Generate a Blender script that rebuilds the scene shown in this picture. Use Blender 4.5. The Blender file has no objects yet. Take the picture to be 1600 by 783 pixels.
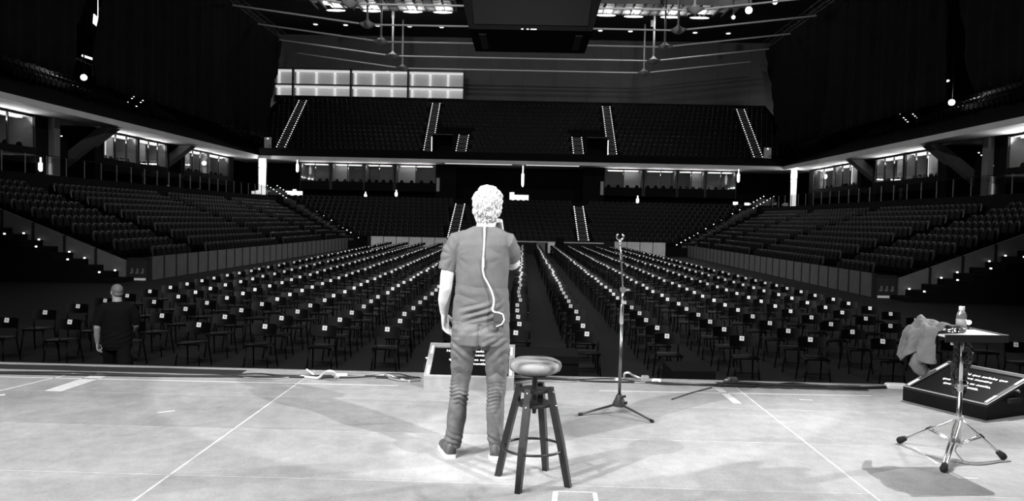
import bpy, bmesh, math, random
from mathutils import Vector, Matrix, noise
PI = math.pi
rnd = random.Random(7)
scene = bpy.context.scene
COL = scene.collection

# ------------------------------------------------------------------ camera
W_, H_, FPX = 1600.0, 783.0, 1202.0
CAM = Vector((0, 0, 1.536)); ROLL = 0.0223
_v = Vector((19.0, 46.5, -FPX)).normalized()
_u = Vector((math.sin(ROLL), math.cos(ROLL), 0)); _u.z = (_u.x*_v.x + _u.y*_v.y)/-_v.z; _u.normalize()
_x = _v.cross(_u)
RC = Matrix((_x, _v, _u))                       # camera space -> world
cd = bpy.data.cameras.new('camera'); cam = bpy.data.objects.new('camera', cd); COL.objects.link(cam)
cam.matrix_world = Matrix.Translation(CAM) @ RC.to_4x4()
cd.sensor_width = 36; cd.sensor_fit = 'HORIZONTAL'; cd.lens = FPX/W_*36; cd.clip_end = 400; cd.clip_start = 0.05
scene.camera = cam
def ray(px, py): return RC @ Vector((px-W_/2, H_/2-py, -FPX))
def G(px, py, z=0.0):
    r = ray(px, py); return CAM + r*((z-CAM.z)/r.z)
def AT(px, py, Y):
    r = ray(px, py); return CAM + r*((Y-CAM.y)/r.y)
def ATX(px, py, X):
    r = ray(px, py); return CAM + r*((X-CAM.x)/r.x)

# ------------------------------------------------------------------ world, exposure, lights
w = bpy.data.worlds.new('world'); scene.world = w; w.use_nodes = True
w.node_tree.nodes['Background'].inputs[0].default_value = (0.02, 0.02, 0.02, 1)
w.node_tree.nodes['Background'].inputs[1].default_value = 0.05
vs = scene.view_settings
vs.view_transform = 'Standard'; vs.look = 'None'; vs.gamma = 1; vs.exposure = 0.0; vs.use_curve_mapping = False
scene.cycles.max_bounces = 5; scene.cycles.diffuse_bounces = 3; scene.cycles.glossy_bounces = 3
scene.cycles.transmission_bounces = 5; scene.cycles.sample_clamp_indirect = 3.0
scene.cycles.use_denoising = True

def spot(name, loc, aim, cd_, deg, blend=0.15, rad=0.08):
    """spot lamp; cd_ is the radiant intensity (irradiance = cd_/d^2)"""
    l = bpy.data.lights.new(name, 'SPOT'); o = bpy.data.objects.new(name, l); COL.objects.link(o)
    o.location = loc; o.rotation_euler = (Vector(aim)-Vector(loc)).to_track_quat('-Z', 'Y').to_euler()
    l.energy = cd_*4*PI; l.spot_size = math.radians(deg); l.spot_blend = blend; l.shadow_soft_size = rad
    return o
def area(name, loc, aim, energy, sx, sy):
    l = bpy.data.lights.new(name, 'AREA'); o = bpy.data.objects.new(name, l); COL.objects.link(o)
    o.location = loc; o.rotation_euler = (Vector(aim)-Vector(loc)).to_track_quat('-Z', 'Y').to_euler()
    l.shape = 'RECTANGLE'; l.size = sx; l.size_y = sy; l.energy = energy
    return o
# stage lamps
spot('stage_spot_back_right', (6.9, -1.7, 7.0), (-0.42, 5.2, 0.72), 520, 10.5, 0.06, 0.05)
spot('stage_spot_back_left', (-7.8, -2.7, 7.0), (-0.02, 5.2, 0.72), 600, 10.0, 0.06, 0.05)
spot('stage_spot_front_right', (6.4, 9.7, 6.6), (2.9, 4.6, 0.0), 270, 36, 0.7, 0.05)
spot('stage_spot_side_right', (10.0, 8.8, 4.6), (-1.6, 4.7, 0.2), 330, 28, 0.7, 0.06)
area('stage_wash', (-4.0, 1.0, 7.5), (-3.4, 4.5, 0), 1650, 7, 4)
# unseen spots added above the stage to brighten the chairs and far end
spot('hall_fill_near', (0, 6.0, 9.0), (0, 19, -1), 230, 88, 0.7, 0.3)
spot('hall_fill_mid_left', (-4, 7.0, 9.5), (-9, 33, -1), 800, 48, 0.8, 0.3)
spot('hall_fill_mid_right', (4, 7.0, 9.5), (8, 33, -1), 800, 48, 0.8, 0.3)
spot('hall_fill_far', (0, 7.0, 10.5), (-0.5, 62, 1), 1300, 46, 0.8, 0.3)
# unseen spots added under the roof to brighten the back of the hall
spot('back_fill_left', (-14, 40, 21), (-12, 92, 19), 600, 70, 0.8, 0.4)
spot('back_fill_right', (13, 40, 21), (12, 92, 19), 680, 70, 0.8, 0.4)
spot('fascia_fill_left', (18, 30, 21), (-27, 56, 6.8), 1500, 62, 0.8, 0.4)  # this pair is added, unseen, to lighten the balcony edges
spot('fascia_fill_right', (-19, 30, 21), (26, 56, 6.8), 1500, 62, 0.8, 0.4)
area('overhead_fill', (0, 46, 23.5), (0, 46, 0), 1800, 14, 30)  # broad fill added below the roof, with no fixture of its own

# ------------------------------------------------------------------ materials
MAT = {}
def mat(name, c, rough=0.6, metal=0.0, spec=0.5, var=0.0, scale=8.0, bump=0.0, emit=0.0, det=4.0, dist=0.02):
    m = bpy.data.materials.new(name); m.use_nodes = True; nt = m.node_tree; b = nt.nodes['Principled BSDF']
    b.inputs['Base Color'].default_value = (c, c, c, 1); b.inputs['Roughness'].default_value = rough
    b.inputs['Metallic'].default_value = metal; b.inputs['Specular IOR Level'].default_value = spec
    if var or bump:
        tc = nt.nodes.new('ShaderNodeTexCoord'); n = nt.nodes.new('ShaderNodeTexNoise')
        n.inputs['Scale'].default_value = scale; n.inputs['Detail'].default_value = det
        nt.links.new(tc.outputs['Object'], n.inputs['Vector'])
        if var:
            r = nt.nodes.new('ShaderNodeMapRange'); r.inputs[1].default_value = 0.3; r.inputs[2].default_value = 0.7
            r.inputs[3].default_value = c*(1-var); r.inputs[4].default_value = min(1, c*(1+var))
            nt.links.new(n.outputs['Fac'], r.inputs[0]); nt.links.new(r.outputs[0], b.inputs['Base Color'])
        if bump:
            bp = nt.nodes.new('ShaderNodeBump'); bp.inputs['Strength'].default_value = bump; bp.inputs['Distance'].default_value = dist
            nt.links.new(n.outputs['Fac'], bp.inputs['Height']); nt.links.new(bp.outputs[0], b.inputs['Normal'])
    if emit:
        b.inputs['Emission Color'].default_value = (1, 1, 1, 1); b.inputs['Emission Strength'].default_value = emit
    MAT[name] = m; return m
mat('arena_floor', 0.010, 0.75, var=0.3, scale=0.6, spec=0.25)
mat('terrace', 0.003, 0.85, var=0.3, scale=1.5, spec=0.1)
mat('stair', 0.045, 0.8, var=0.2, scale=3)
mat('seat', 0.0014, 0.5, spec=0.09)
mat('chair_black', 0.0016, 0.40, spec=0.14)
mat('sticker', 0.92, 0.6)
mat('sticker_mark', 0.30, 0.6)
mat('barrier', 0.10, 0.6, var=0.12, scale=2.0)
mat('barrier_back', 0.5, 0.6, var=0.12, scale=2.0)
mat('slot', 0.003, 0.9)
mat('wall_back', 0.085, 0.75, var=0.12, scale=0.5)
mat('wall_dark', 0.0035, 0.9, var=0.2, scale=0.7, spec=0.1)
mat('soffit', 0.35, 0.8, var=0.08, scale=0.6)
mat('fascia', 0.42, 0.6, var=0.1, scale=0.8)
mat('drape', 0.0035, 0.95, var=0.3, scale=1.0, spec=0.1)
mat('roof', 0.012, 0.9, var=0.3, scale=0.4)
mat('roof_light', 0.30, 0.8, var=0.2, scale=0.5)
mat('cable_steel', 0.62, 0.5, spec=0.4)
mat('truss', 0.03, 0.6, var=0.4, scale=3)
mat('suite_wall', 0.30, 0.8, var=0.1, scale=1.0)
mat('suite_pale', 0.6, 0.7)
mat('frame_dark', 0.012, 0.5)
mat('rail_steel', 0.22, 0.35, metal=0.6)
mat('brace', 0.10, 0.7, var=0.15, scale=1)
mat('led', 0.8, 0.5, emit=2.4)
mat('lamp', 0.8, 0.5, emit=4.0)
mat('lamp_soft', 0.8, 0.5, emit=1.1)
mat('booth_pane', 0.5, 0.5, emit=0.36)
mat('booth_low', 0.5, 0.5, emit=0.52)
mat('booth_bar', 0.8, 0.5, emit=1.2)
mat('white_panel', 0.8, 0.6)
mat('black_box', 0.005, 0.8, var=0.2, scale=4, spec=0.1)
mat('screen_black', 0.004, 0.25)
mat('score_led', 0.004, 0.5, spec=0.15)
mat('tape', 0.6, 0.6, var=0.08, scale=20)
for m in ('led', 'lamp_soft'): MAT[m].cycles.emission_sampling = 'NONE'
mat('skin', 0.60, 0.5, var=0.06, scale=30, bump=0.1, dist=0.002)
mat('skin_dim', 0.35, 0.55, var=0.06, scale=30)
mat('hair', 0.75, 0.55, var=0.3, scale=60)
mat('hair_dim', 0.16, 0.6, var=0.3, scale=60)
mat('shirt', 0.11, 0.85, spec=0.2, var=0.10, scale=14)
mat('jeans', 0.105, 0.7, spec=0.35, var=0.22, scale=18, bump=0.25, dist=0.004)
mat('shoe', 0.07, 0.6, var=0.3, scale=25)
mat('shoe_sole', 0.8, 0.5)
mat('cord_white', 0.85, 0.5)
mat('pack', 0.05, 0.45)
mat('cloth_black', 0.004, 0.9, spec=0.15)
mat('eye_white', 0.7, 0.3); mat('pupil', 0.01, 0.3)
mat('stool_black', 0.010, 0.35, var=0.3, scale=12)
mat('rubber', 0.012, 0.8)
mat('chrome', 0.85, 0.26, metal=1.0)
mat('steel_dark', 0.25, 0.3, metal=0.9)
mat('tray_top', 0.75, 0.55)
mat('tray_black', 0.012, 0.5)
mat('jacket', 0.16, 0.9, var=0.15, scale=15, bump=0.2, dist=0.004, spec=0.2)
mat('cap_white', 0.85, 0.45)
mat('paper', 0.85, 0.8)
mat('prompter_pale', 0.34, 0.6, var=0.15, scale=10)
mat('prompter_black', 0.006, 0.6, var=0.3, scale=8, spec=0.2)
mat('prompter_edge', 0.45, 0.5)
mat('clip_white', 0.8, 0.5)
mat('screen_text', 0.9, 0.5, emit=0.9)
mat('cord_black', 0.012, 0.55); mat('cord_grey', 0.28, 0.6)
mat('floor_edge', 0.55, 0.35, metal=0.7)

def node_mat(name):
    m = bpy.data.materials.new(name); m.use_nodes = True; MAT[name] = m
    return m, m.node_tree, m.node_tree.nodes['Principled BSDF']
class NB:
    def __init__(s, nt): s.nt = nt
    def m(s, op, a, b=None, c=None):
        n = s.nt.nodes.new('ShaderNodeMath'); n.operation = op
        for i, v in enumerate((a, b, c)):
            if v is None: continue
            if isinstance(v, (int, float)): n.inputs[i].default_value = v
            else: s.nt.links.new(v, n.inputs[i])
        return n.outputs[0]
    def noise(s, vec, scale, det=4, rough=0.6):
        n = s.nt.nodes.new('ShaderNodeTexNoise'); n.inputs['Scale'].default_value = scale
        n.inputs['Detail'].default_value = det; n.inputs['Roughness'].default_value = rough
        s.nt.links.new(vec, n.inputs['Vector']); return n.outputs['Fac']
    def rng(s, v, a, b, c, d):
        n = s.nt.nodes.new('ShaderNodeMapRange'); s.nt.links.new(v, n.inputs[0])
        for i, k in enumerate((a, b, c, d)): n.inputs[i+1].default_value = k
        return n.outputs[0]
def stage_material():
    m, nt, b = node_mat('stage_deck'); q = NB(nt)
    tc = nt.nodes.new('ShaderNodeTexCoord'); sep = nt.nodes.new('ShaderNodeSeparateXYZ'); P = tc.outputs['Object']
    nt.links.new(P, sep.inputs[0]); X, Y = sep.outputs[0], sep.outputs[1]
    ys = q.m('SUBTRACT', Y, 4.43-20); xs = q.m('DIVIDE', q.m('ADD', X, 2.045+40*1.0225), 4.09)
    yc = q.m('FLOOR', ys); xc = q.m('FLOOR', xs)
    dy = q.m('ABSOLUTE', q.m('SUBTRACT', q.m('FRACT', q.m('ADD', ys, 0.5)), 0.5))
    dx = q.m('MULTIPLY', q.m('ABSOLUTE', q.m('SUBTRACT', q.m('FRACT', q.m('ADD', xs, 0.5)), 0.5)), 4.09)
    seam = q.m('MAXIMUM', q.m('LESS_THAN', dy, 0.0042), q.m('LESS_THAN', dx, 0.007))
    gap = q.m('LESS_THAN', q.m('ABSOLUTE', q.m('SUBTRACT', dy, 0.0065)), 0.0023)
    wn = nt.nodes.new('ShaderNodeTexWhiteNoise'); cmb = nt.nodes.new('ShaderNodeCombineXYZ')
    nt.links.new(xc, cmb.inputs[0]); nt.links.new(yc, cmb.inputs[1]); nt.links.new(cmb.outputs[0], wn.inputs['Vector'])
    n1 = q.noise(P, 0.9, 5); n2 = q.noise(P, 7, 6, 0.7); n3 = q.noise(P, 60, 3)
    base = q.m('ADD', q.rng(wn.outputs['Value'], 0, 1, 0.285, 0.345), q.rng(n1, 0.3, 0.7, -0.06, 0.06))
    base = q.m('ADD', base, q.rng(n2, 0.3, 0.7, -0.05, 0.05)); base = q.m('ADD', base, q.rng(n3, 0.3, 0.7, -0.03, 0.03))
    # the ribbed deck panel
    rib = q.m('MULTIPLY', q.m('LESS_THAN', X, -2.045), q.m('MULTIPLY', q.m('GREATER_THAN', Y, 5.43), q.m('LESS_THAN', Y, 6.43)))
    st = q.m('SINE', q.m('MULTIPLY', X, 2*PI/0.026))
    base = q.m('ADD', base, q.m('MULTIPLY', rib, q.m('SUBTRACT', q.m('MULTIPLY', st, 0.035), 0.045)))
    # chips and scuffs
    mp = nt.nodes.new('ShaderNodeMapping'); nt.links.new(P, mp.inputs[0]); mp.inputs['Scale'].default_value = (1.2, 6, 1); mp.inputs['Rotation'].default_value = (0, 0, 0.25)
    sc = q.noise(mp.outputs[0], 3.0, 8, 0.75); chips = q.m('GREATER_THAN', sc, 0.715)
    base = q.m('ADD', base, q.m('MULTIPLY', chips, 0.14))
    base = q.m('ADD', q.m('MULTIPLY', base, q.m('SUBTRACT', 1.0, seam)), q.m('MULTIPLY', seam, q.rng(n2, 0.35, 0.65, 0.45, 0.7)))
    base = q.m('MULTIPLY', base, q.m('SUBTRACT', 1.0, q.m('MULTIPLY', gap, 0.45)))
    nt.links.new(base, b.inputs['Base Color']); b.inputs['Roughness'].default_value = 0.62; b.inputs['Specular IOR Level'].default_value = 0.25
    bp = nt.nodes.new('ShaderNodeBump'); bp.inputs['Strength'].default_value = 0.15; bp.inputs['Distance'].default_value = 0.01
    nt.links.new(n2, bp.inputs['Height']); nt.links.new(bp.outputs[0], b.inputs['Normal'])
stage_material()
def swirl_material():
    m, nt, b = node_mat('seat_wood'); q = NB(nt)
    tc = nt.nodes.new('ShaderNodeTexCoord'); mp = nt.nodes.new('ShaderNodeMapping'); nt.links.new(tc.outputs['Object'], mp.inputs[0])
    mp.inputs['Scale'].default_value = (2.0, 9, 4); mp.inputs['Rotation'].default_value = (0, 0, 0.7)
    n = q.noise(mp.outputs[0], 2.4, 3, 0.5)
    nt.links.new(q.rng(n, 0.36, 0.64, 0.02, 0.22), b.inputs['Base Color']); b.inputs['Roughness'].default_value = 0.55; b.inputs['Specular IOR Level'].default_value = 0.25
swirl_material()
def camo_material():
    m, nt, b = node_mat('mottled'); q = NB(nt)
    tc = nt.nodes.new('ShaderNodeTexCoord'); n = q.noise(tc.outputs['Object'], 26, 3, 0.6)
    b.inputs['Base Color'].default_value = (0.012, 0.012, 0.012, 1); b.inputs['Roughness'].default_value = 0.22; b.inputs['Specular IOR Level'].default_value = 0.8
    bp = nt.nodes.new('ShaderNodeBump'); bp.inputs['Strength'].default_value = 1.0; bp.inputs['Distance'].default_value = 0.05
    nt.links.new(n, bp.inputs['Height']); nt.links.new(bp.outputs[0], b.inputs['Normal'])
camo_material()
def clear_material():
    m, nt, b = node_mat('clear_plastic'); b.inputs['Base Color'].default_value = (0.95, 0.95, 0.95, 1)
    b.inputs['Roughness'].default_value = 0.08; b.inputs['Transmission Weight'].default_value = 0.85; b.inputs['IOR'].default_value = 1.33
clear_material()
def glass_material():
    m, nt, b = node_mat('glass'); out = nt.nodes['Material Output']; nt.nodes.remove(b)
    t = nt.nodes.new('ShaderNodeBsdfTransparent'); g = nt.nodes.new('ShaderNodeBsdfGlossy'); mx = nt.nodes.new('ShaderNodeMixShader')
    t.inputs[0].default_value = (0.75, 0.75, 0.75, 1); g.inputs['Roughness'].default_value = 0.03; mx.inputs[0].default_value = 0.06
    nt.links.new(t.outputs[0], mx.inputs[1]); nt.links.new(g.outputs[0], mx.inputs[2]); nt.links.new(mx.outputs[0], out.inputs[0])
glass_material()

# ------------------------------------------------------------------ mesh helpers
class MB:
    def __init__(s): s.v = []; s.f = []; s.mi = []
    def add(s, vs, fs, mi=0):
        o = len(s.v); s.v += [tuple(p) for p in vs]
        for f in fs: s.f.append(tuple(i+o for i in f)); s.mi.append(mi)
        return s
    def hexa(s, p, mi=0):       # p: 4 bottom ccw, 4 top ccw
        return s.add(p, [(3,2,1,0),(4,5,6,7),(0,1,5,4),(1,2,6,5),(2,3,7,6),(3,0,4,7)], mi)
    def box(s, c, d, mi=0, M=None):
        x, y, z = d[0]/2, d[1]/2, d[2]/2
        ps = [Vector(q) for q in ((-x,-y,-z),(x,-y,-z),(x,y,-z),(-x,y,-z),(-x,-y,z),(x,-y,z),(x,y,z),(-x,y,z))]
        if M: ps = [M @ q for q in ps]
        return s.hexa([q+Vector(c) for q in ps], mi)
    def b2(s, x0, x1, y0, y1, z0, z1, mi=0):
        return s.box(((x0+x1)/2, (y0+y1)/2, (z0+z1)/2), (abs(x1-x0), abs(y1-y0), abs(z1-z0)), mi)
    def loft(s, rings, mi=0, caps=True):
        n = len(rings[0]); vs = [p for r in rings for p in r]; fs = []
        for k in range(len(rings)-1):
            for i in range(n):
                j = (i+1) % n; fs.append((k*n+i, k*n+j, (k+1)*n+j, (k+1)*n+i))
        if caps: fs.append(tuple(range(n-1, -1, -1))); fs.append(tuple((len(rings)-1)*n+i for i in range(n)))
        return s.add(vs, fs, mi)
    def tube(s, pts, r, n=8, mi=0):
        P = [Vector(p) for p in pts]; R = r if isinstance(r, (list, tuple)) else [r]*len(P)
        rings = []; t0 = None; nx = None
        for i, p in enumerate(P):
            t = ((P[min(i+1, len(P)-1)]-P[max(i-1, 0)])).normalized()
            if nx is None:
                nx = t.orthogonal().normalized()
            else:
                nx = (nx - t*nx.dot(t));
                nx = nx.normalized() if nx.length > 1e-6 else t.orthogonal().normalized()
            ny = t.cross(nx)
            rings.append([p + (nx*math.cos(a)+ny*math.sin(a))*R[i] for a in [2*PI*k/n for k in range(n)]])
        return s.loft(rings, mi)
    def lathe(s, prof, n=24, c=(0,0,0), mi=0):
        c = Vector(c)
        return s.loft([[c+Vector((r*math.cos(2*PI*k/n), r*math.sin(2*PI*k/n), z)) for k in range(n)] for r, z in prof], mi)
    def ell(s, c, r, M=None, nu=16, nv=10, mi=0):
        c = Vector(c); rings = []
        for j in range(1, nv):
            th = PI*j/nv
            rings.append([Vector((r[0]*math.sin(th)*math.cos(2*PI*k/nu), r[1]*math.sin(th)*math.sin(2*PI*k/nu), -r[2]*math.cos(th))) for k in range(nu)])
        rings = [[(M @ p if M else p)+c for p in q] for q in rings]
        return s.loft(rings, mi)
    def prism(s, poly, axis, a, b, mi=0):   # poly in the two other axes
        def P(u, v, w): return {'x': (w, u, v), 'y': (u, w, v), 'z': (u, v, w)}[axis]
        return s.loft([[P(u, v, a) for u, v in poly], [P(u, v, b) for u, v in poly]], mi)
    def mesh(s, name, mats, smooth=False):
        me = bpy.data.meshes.new(name); me.from_pydata(s.v, [], s.f)
        for m in (mats if isinstance(mats, (list, tuple)) else [mats]): me.materials.append(MAT[m])
        me.polygons.foreach_set('material_index', s.mi)
        bm = bmesh.new(); bm.from_mesh(me); bmesh.ops.recalc_face_normals(bm, faces=bm.faces); bm.to_mesh(me); bm.free()
        if smooth:
            me.polygons.foreach_set('use_smooth', [True]*len(me.polygons))
            if smooth != 'all':
                try: me.set_sharp_from_angle(angle=math.radians(40))
                except Exception: pass
        return me
    def build(s, name, mats, parent=None, smooth=False, loc=None, rz=None):
        o = bpy.data.objects.new(name, s.mesh(name, mats, smooth)); COL.objects.link(o)
        if parent: o.parent = parent
        if loc is not None: o.location = loc
        if rz is not None: o.rotation_euler = (0, 0, rz)
        return o
def smooth_path(P, n=6):
    P = [Vector(p) for p in P]; Q = []
    for i in range(len(P)-1):
        p0, p1, p2, p3 = P[max(0, i-1)], P[i], P[i+1], P[min(len(P)-1, i+2)]
        for k in range(n):
            f = k/n; Q.append(0.5*((2*p1)+(p2-p0)*f+(2*p0-5*p1+4*p2-p3)*f*f+(3*p1-p0-3*p2+p3)*f**3))
    return Q+[P[-1]]
def tag(o, label, cat, group=None):
    o['label'] = label; o['category'] = cat
    if group: o['group'] = group
    return o
def thing(name, label, cat, loc=(0,0,0), rz=0.0, group=None):
    o = bpy.data.objects.new(name, None); COL.objects.link(o); o.location = loc; o.rotation_euler = (0, 0, rz); o.empty_display_size = 0.1
    return tag(o, label, cat, group)
def struct(mb, name, mats, smooth=False, label=None):
    o = mb.build(name, mats, None, smooth); o['kind'] = 'structure'
    if label: o['label'] = label
    return o
def inst(src, parent, loc, rz=0.0, name=None):
    c = src.copy(); COL.objects.link(c); c.parent = parent; c.location = loc; c.rotation_euler = (0, 0, rz)
    return c
def mesh_obj(name, me, parent=None, loc=(0,0,0), rz=0.0):
    o = bpy.data.objects.new(name, me); COL.objects.link(o); o.parent = parent; o.location = loc; o.rotation_euler = (0, 0, rz)
    return o
def remesh(o, vox, smooth_it=4, fac=0.5, disp=None):
    m = o.modifiers.new('r', 'REMESH'); m.mode = 'VOXEL'; m.voxel_size = vox
    if smooth_it:
        s = o.modifiers.new('s', 'SMOOTH'); s.iterations = smooth_it; s.factor = fac
    dg = bpy.context.evaluated_depsgraph_get(); dg.update()
    me = bpy.data.meshes.new_from_object(o.evaluated_get(dg)); me.name = o.name
    mats = [x for x in o.data.materials]; o.modifiers.clear(); o.data = me
    if not me.materials:
        for x in mats: me.materials.append(x)
    if disp:
        ns = [v.normal.copy() for v in me.vertices]
        for v, n in zip(me.vertices, ns):
            d = disp(v.co, n); v.co = v.co + (d if isinstance(d, Vector) else n*d)
    me.polygons.foreach_set('use_smooth', [True]*len(me.polygons)); me.update()
    return o
ORD = ['', 'first', 'second', 'third', 'fourth', 'fifth', 'sixth', 'seventh', 'eighth', 'ninth', 'tenth', 'eleventh', 'twelfth', 'thirteenth',
       'fourteenth', 'fifteenth', 'sixteenth', 'seventeenth', 'eighteenth', 'nineteenth', 'twentieth', 'twenty-first', 'twenty-second', 'twenty-third', 'twenty-fourth']

# ------------------------------------------------------------------ the setting
XC = -0.55; FZ = -1.25; SE = 7.55
b = MB(); b.b2(-14, 14, -9, SE, FZ, 0.0); struct(b, 'floor_stage', 'stage_deck', label='pale scuffed stage deck of jointed panels')
b = MB(); b.b2(-14, 14, SE, SE+0.03, -0.055, 0.006); struct(b, 'trim_1', 'floor_edge', label='bright metal lip along the stage edge')
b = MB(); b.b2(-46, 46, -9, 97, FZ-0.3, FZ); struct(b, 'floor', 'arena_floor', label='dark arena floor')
b = MB(); b.b2(-46, 46, -9, 97, 24.0, 24.4); struct(b, 'ceiling', 'roof', label='dark roof deck')
b = MB(); b.b2(-46, 46, 96, 96.4, FZ, 24.0)
for k in range(-11, 12): b.b2(XC+k*4-0.008, XC+k*4+0.008, 95.99, 96, 14, 24, 1)
struct(b, 'wall_back', ['wall_back', 'wall_dark'], label='plain grey upper back wall')
b = MB(); b.b2(-46.4, -46, -9, 97, FZ, 24); struct(b, 'wall_left', 'wall_dark')
b = MB(); b.b2(46, 46.4, -9, 97, FZ, 24); struct(b, 'wall_right', 'wall_dark')
b = MB(); b.b2(-46, 46, -9.4, -9, FZ, 24); struct(b, 'wall_front', 'wall_dark')

# --- lower side stands, lower back stand, balcony
NR = 10; RD = 0.85; SZ0 = -0.75; SRISE = 0.31; WX = 14.7; Y_NEAR = 31.0; Y_FAR = 66.0
def mitre_y(dx): return Y_FAR + (dx-WX)*0.96          # dx = distance from the hall's axis
for sg, nm in ((-1, 'left'), (1, 'right')):
    b = MB()
    for r in range(NR):
        d0 = WX+0.12+r*RD; z = SZ0+r*SRISE
        b.b2(XC+sg*d0, XC+sg*(d0+RD), Y_NEAR+0.1, mitre_y(d0), FZ, z)
    d1 = WX+0.12+NR*RD
    b.b2(XC+sg*d1, XC+sg*45.4, 12, 96, FZ, 3.3)                       # concourse level
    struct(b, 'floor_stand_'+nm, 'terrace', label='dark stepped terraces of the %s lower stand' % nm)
    # panelled barrier along the arena floor
    b = MB(); y = Y_NEAR+0.1
    b.b2(XC+sg*(WX-0.02), XC+sg*(WX+0.1), Y_NEAR+0.1, Y_FAR, FZ, -0.30, 1)
    while y < Y_FAR-0.3:
        b.b2(XC+sg*(WX-0.08), XC+sg*(WX-0.02), y+0.05, y+1.08, FZ+0.02, -0.27); b.b2(XC+sg*(WX-0.10), XC+sg*(WX-0.02), y-0.05, y+0.05, FZ, -0.27, 1); y += 1.13
    struct(b, 'wall_barrier_'+nm, ['barrier', 'slot'], label='grey panelled barrier in front of the %s stand' % nm)
    # near end wall with stepped lower edge, seen face on
    b = MB()
    for k in range(6):
        xa = WX+0.85+k*1.28; xb = xa+1.17
        za = -0.44+0.385*(xa-WX-0.85); zb = -0.44+0.385*(xb-WX-0.85); zl = max(FZ, -1.42+0.385*(xa-WX-0.8))
        pts = [(XC+sg*xa, zl), (XC+sg*xb, zl), (XC+sg*xb, zb), (XC+sg*xa, za)]
        b.prism(pts, 'y', Y_NEAR-0.12, Y_NEAR+0.0); b.b2(XC+sg*(xb), XC+sg*(xb+0.11), Y_NEAR-0.14, Y_NEAR, max(FZ, zl), zb+0.02, 1)
    b.prism([(XC+sg*(WX+0.8), FZ), (XC+sg*(WX+8.6), FZ), (XC+sg*(WX+8.6), 2.45), (XC+sg*(WX+0.8), -0.5)], 'y', Y_NEAR+0.0, Y_NEAR+0.1, 1)
    struct(b, 'wall_stand_end_'+nm, ['barrier', 'slot'], label='stepped grey end wall of the %s stand' % nm)
b = MB()
for r in range(NR):
    y0 = Y_FAR+0.12+r*RD; hw = WX+(y0-Y_FAR)/0.96
    b.b2(XC-hw, XC+hw, y0, y0+RD, FZ, SZ0+0.25+r*0.355)
b.b2(XC-27, XC+27, Y_FAR+0.12+NR*RD, 96, FZ, 3.5)
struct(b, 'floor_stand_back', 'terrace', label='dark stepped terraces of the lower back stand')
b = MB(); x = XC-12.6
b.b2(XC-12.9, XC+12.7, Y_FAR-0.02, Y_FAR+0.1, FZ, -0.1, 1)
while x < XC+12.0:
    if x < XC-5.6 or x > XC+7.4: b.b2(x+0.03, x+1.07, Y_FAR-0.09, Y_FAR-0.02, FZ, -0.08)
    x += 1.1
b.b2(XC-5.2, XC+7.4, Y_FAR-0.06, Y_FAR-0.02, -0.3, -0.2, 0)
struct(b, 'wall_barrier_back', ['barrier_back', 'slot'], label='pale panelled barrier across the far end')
# balcony
BY = 78.0; BZ = 7.6; BR = 14; BD = 0.95; BRISE = 0.555; BHW = 28.4
b = MB()
for r in range(BR):
    y0 = BY+0.2+r*BD; hw = BHW
    b.b2(XC-hw, XC+hw, y0, y0+BD, BZ-0.1+max(0, r-2)*BRISE, BZ+0.25+r*BRISE)
struct(b, 'floor_balcony', 'terrace', label='dark stepped terraces of the upper balcony')
b = MB(); b.b2(XC-26.5, XC+26.5, BY-0.06, BY+0.2, BZ-0.38, BZ-0.04); struct(b, 'trim_2', 'fascia', label='thin pale edge of the back balcony')
b = MB(); b.b2(XC-26.5, XC+26.5, BY+0.0, BY+0.2, BZ-0.10, BZ+0.75); struct(b, 'trim_3', 'wall_dark')
b = MB(); b.b2(XC-30, XC+30, BY+0.2, 84, BZ-0.38, BZ-0.1); struct(b, 'ceiling_concourse_back', 'soffit')
ptop = BY+0.2+BR*BD
b = MB(); b.b2(XC-BHW, XC+BHW, ptop, ptop+0.3, BZ+BR*BRISE-0.6, BZ+BR*BRISE+0.30); b.b2(XC-BHW, XC+BHW, ptop-0.12, ptop, BZ+BR*BRISE-0.4, BZ+BR*BRISE-0.1, 1)
struct(b, 'wall_parapet', ['wall_dark', 'truss'], label='dark parapet behind the top row of the balcony')
for sg, nm in ((-1, 'left'), (1, 'right')):
    b = MB()
    b.prism([(BY+0.3, BZ-0.1), (ptop, BZ+BR*BRISE-0.6), (ptop, BZ+BR*BRISE+0.35), (BY+0.3, BZ+1.4)], 'x', XC+sg*BHW, XC+sg*(BHW+0.15))
    struct(b, 'wall_balcony_end_'+nm, 'wall_dark')
    fx = 26.5
    b = MB(); b.b2(XC+sg*fx, XC+sg*(fx+0.25), 14, BY+0.2, BZ-0.38, BZ-0.02); struct(b, 'trim_balcony_'+nm, 'fascia', label='thin pale edge of the %s balcony' % nm)
    b = MB(); b.b2(XC+sg*(fx+0.2), XC+sg*44, 14, BY+0.2, BZ-0.36, BZ-0.12); struct(b, 'ceiling_concourse_'+nm, 'soffit', label='lit soffit under the %s balcony' % nm)
    b = MB()
    for r in range(14):
        d0 = fx+0.25+r*0.85
        b.b2(XC+sg*d0, XC+sg*(d0+0.85), 14, 84, BZ-0.12, BZ+0.3+r*0.5)
    struct(b, 'floor_balcony_'+nm, 'wall_dark', label='unlit terraces of the %s balcony' % nm)

# lit wall behind the back concourse
b = MB(); b.b2(XC-44, XC+44, 84.0, 84.3, 3.3, BZ-0.1); struct(b, 'wall_concourse_back', 'wall_dark')

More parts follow.
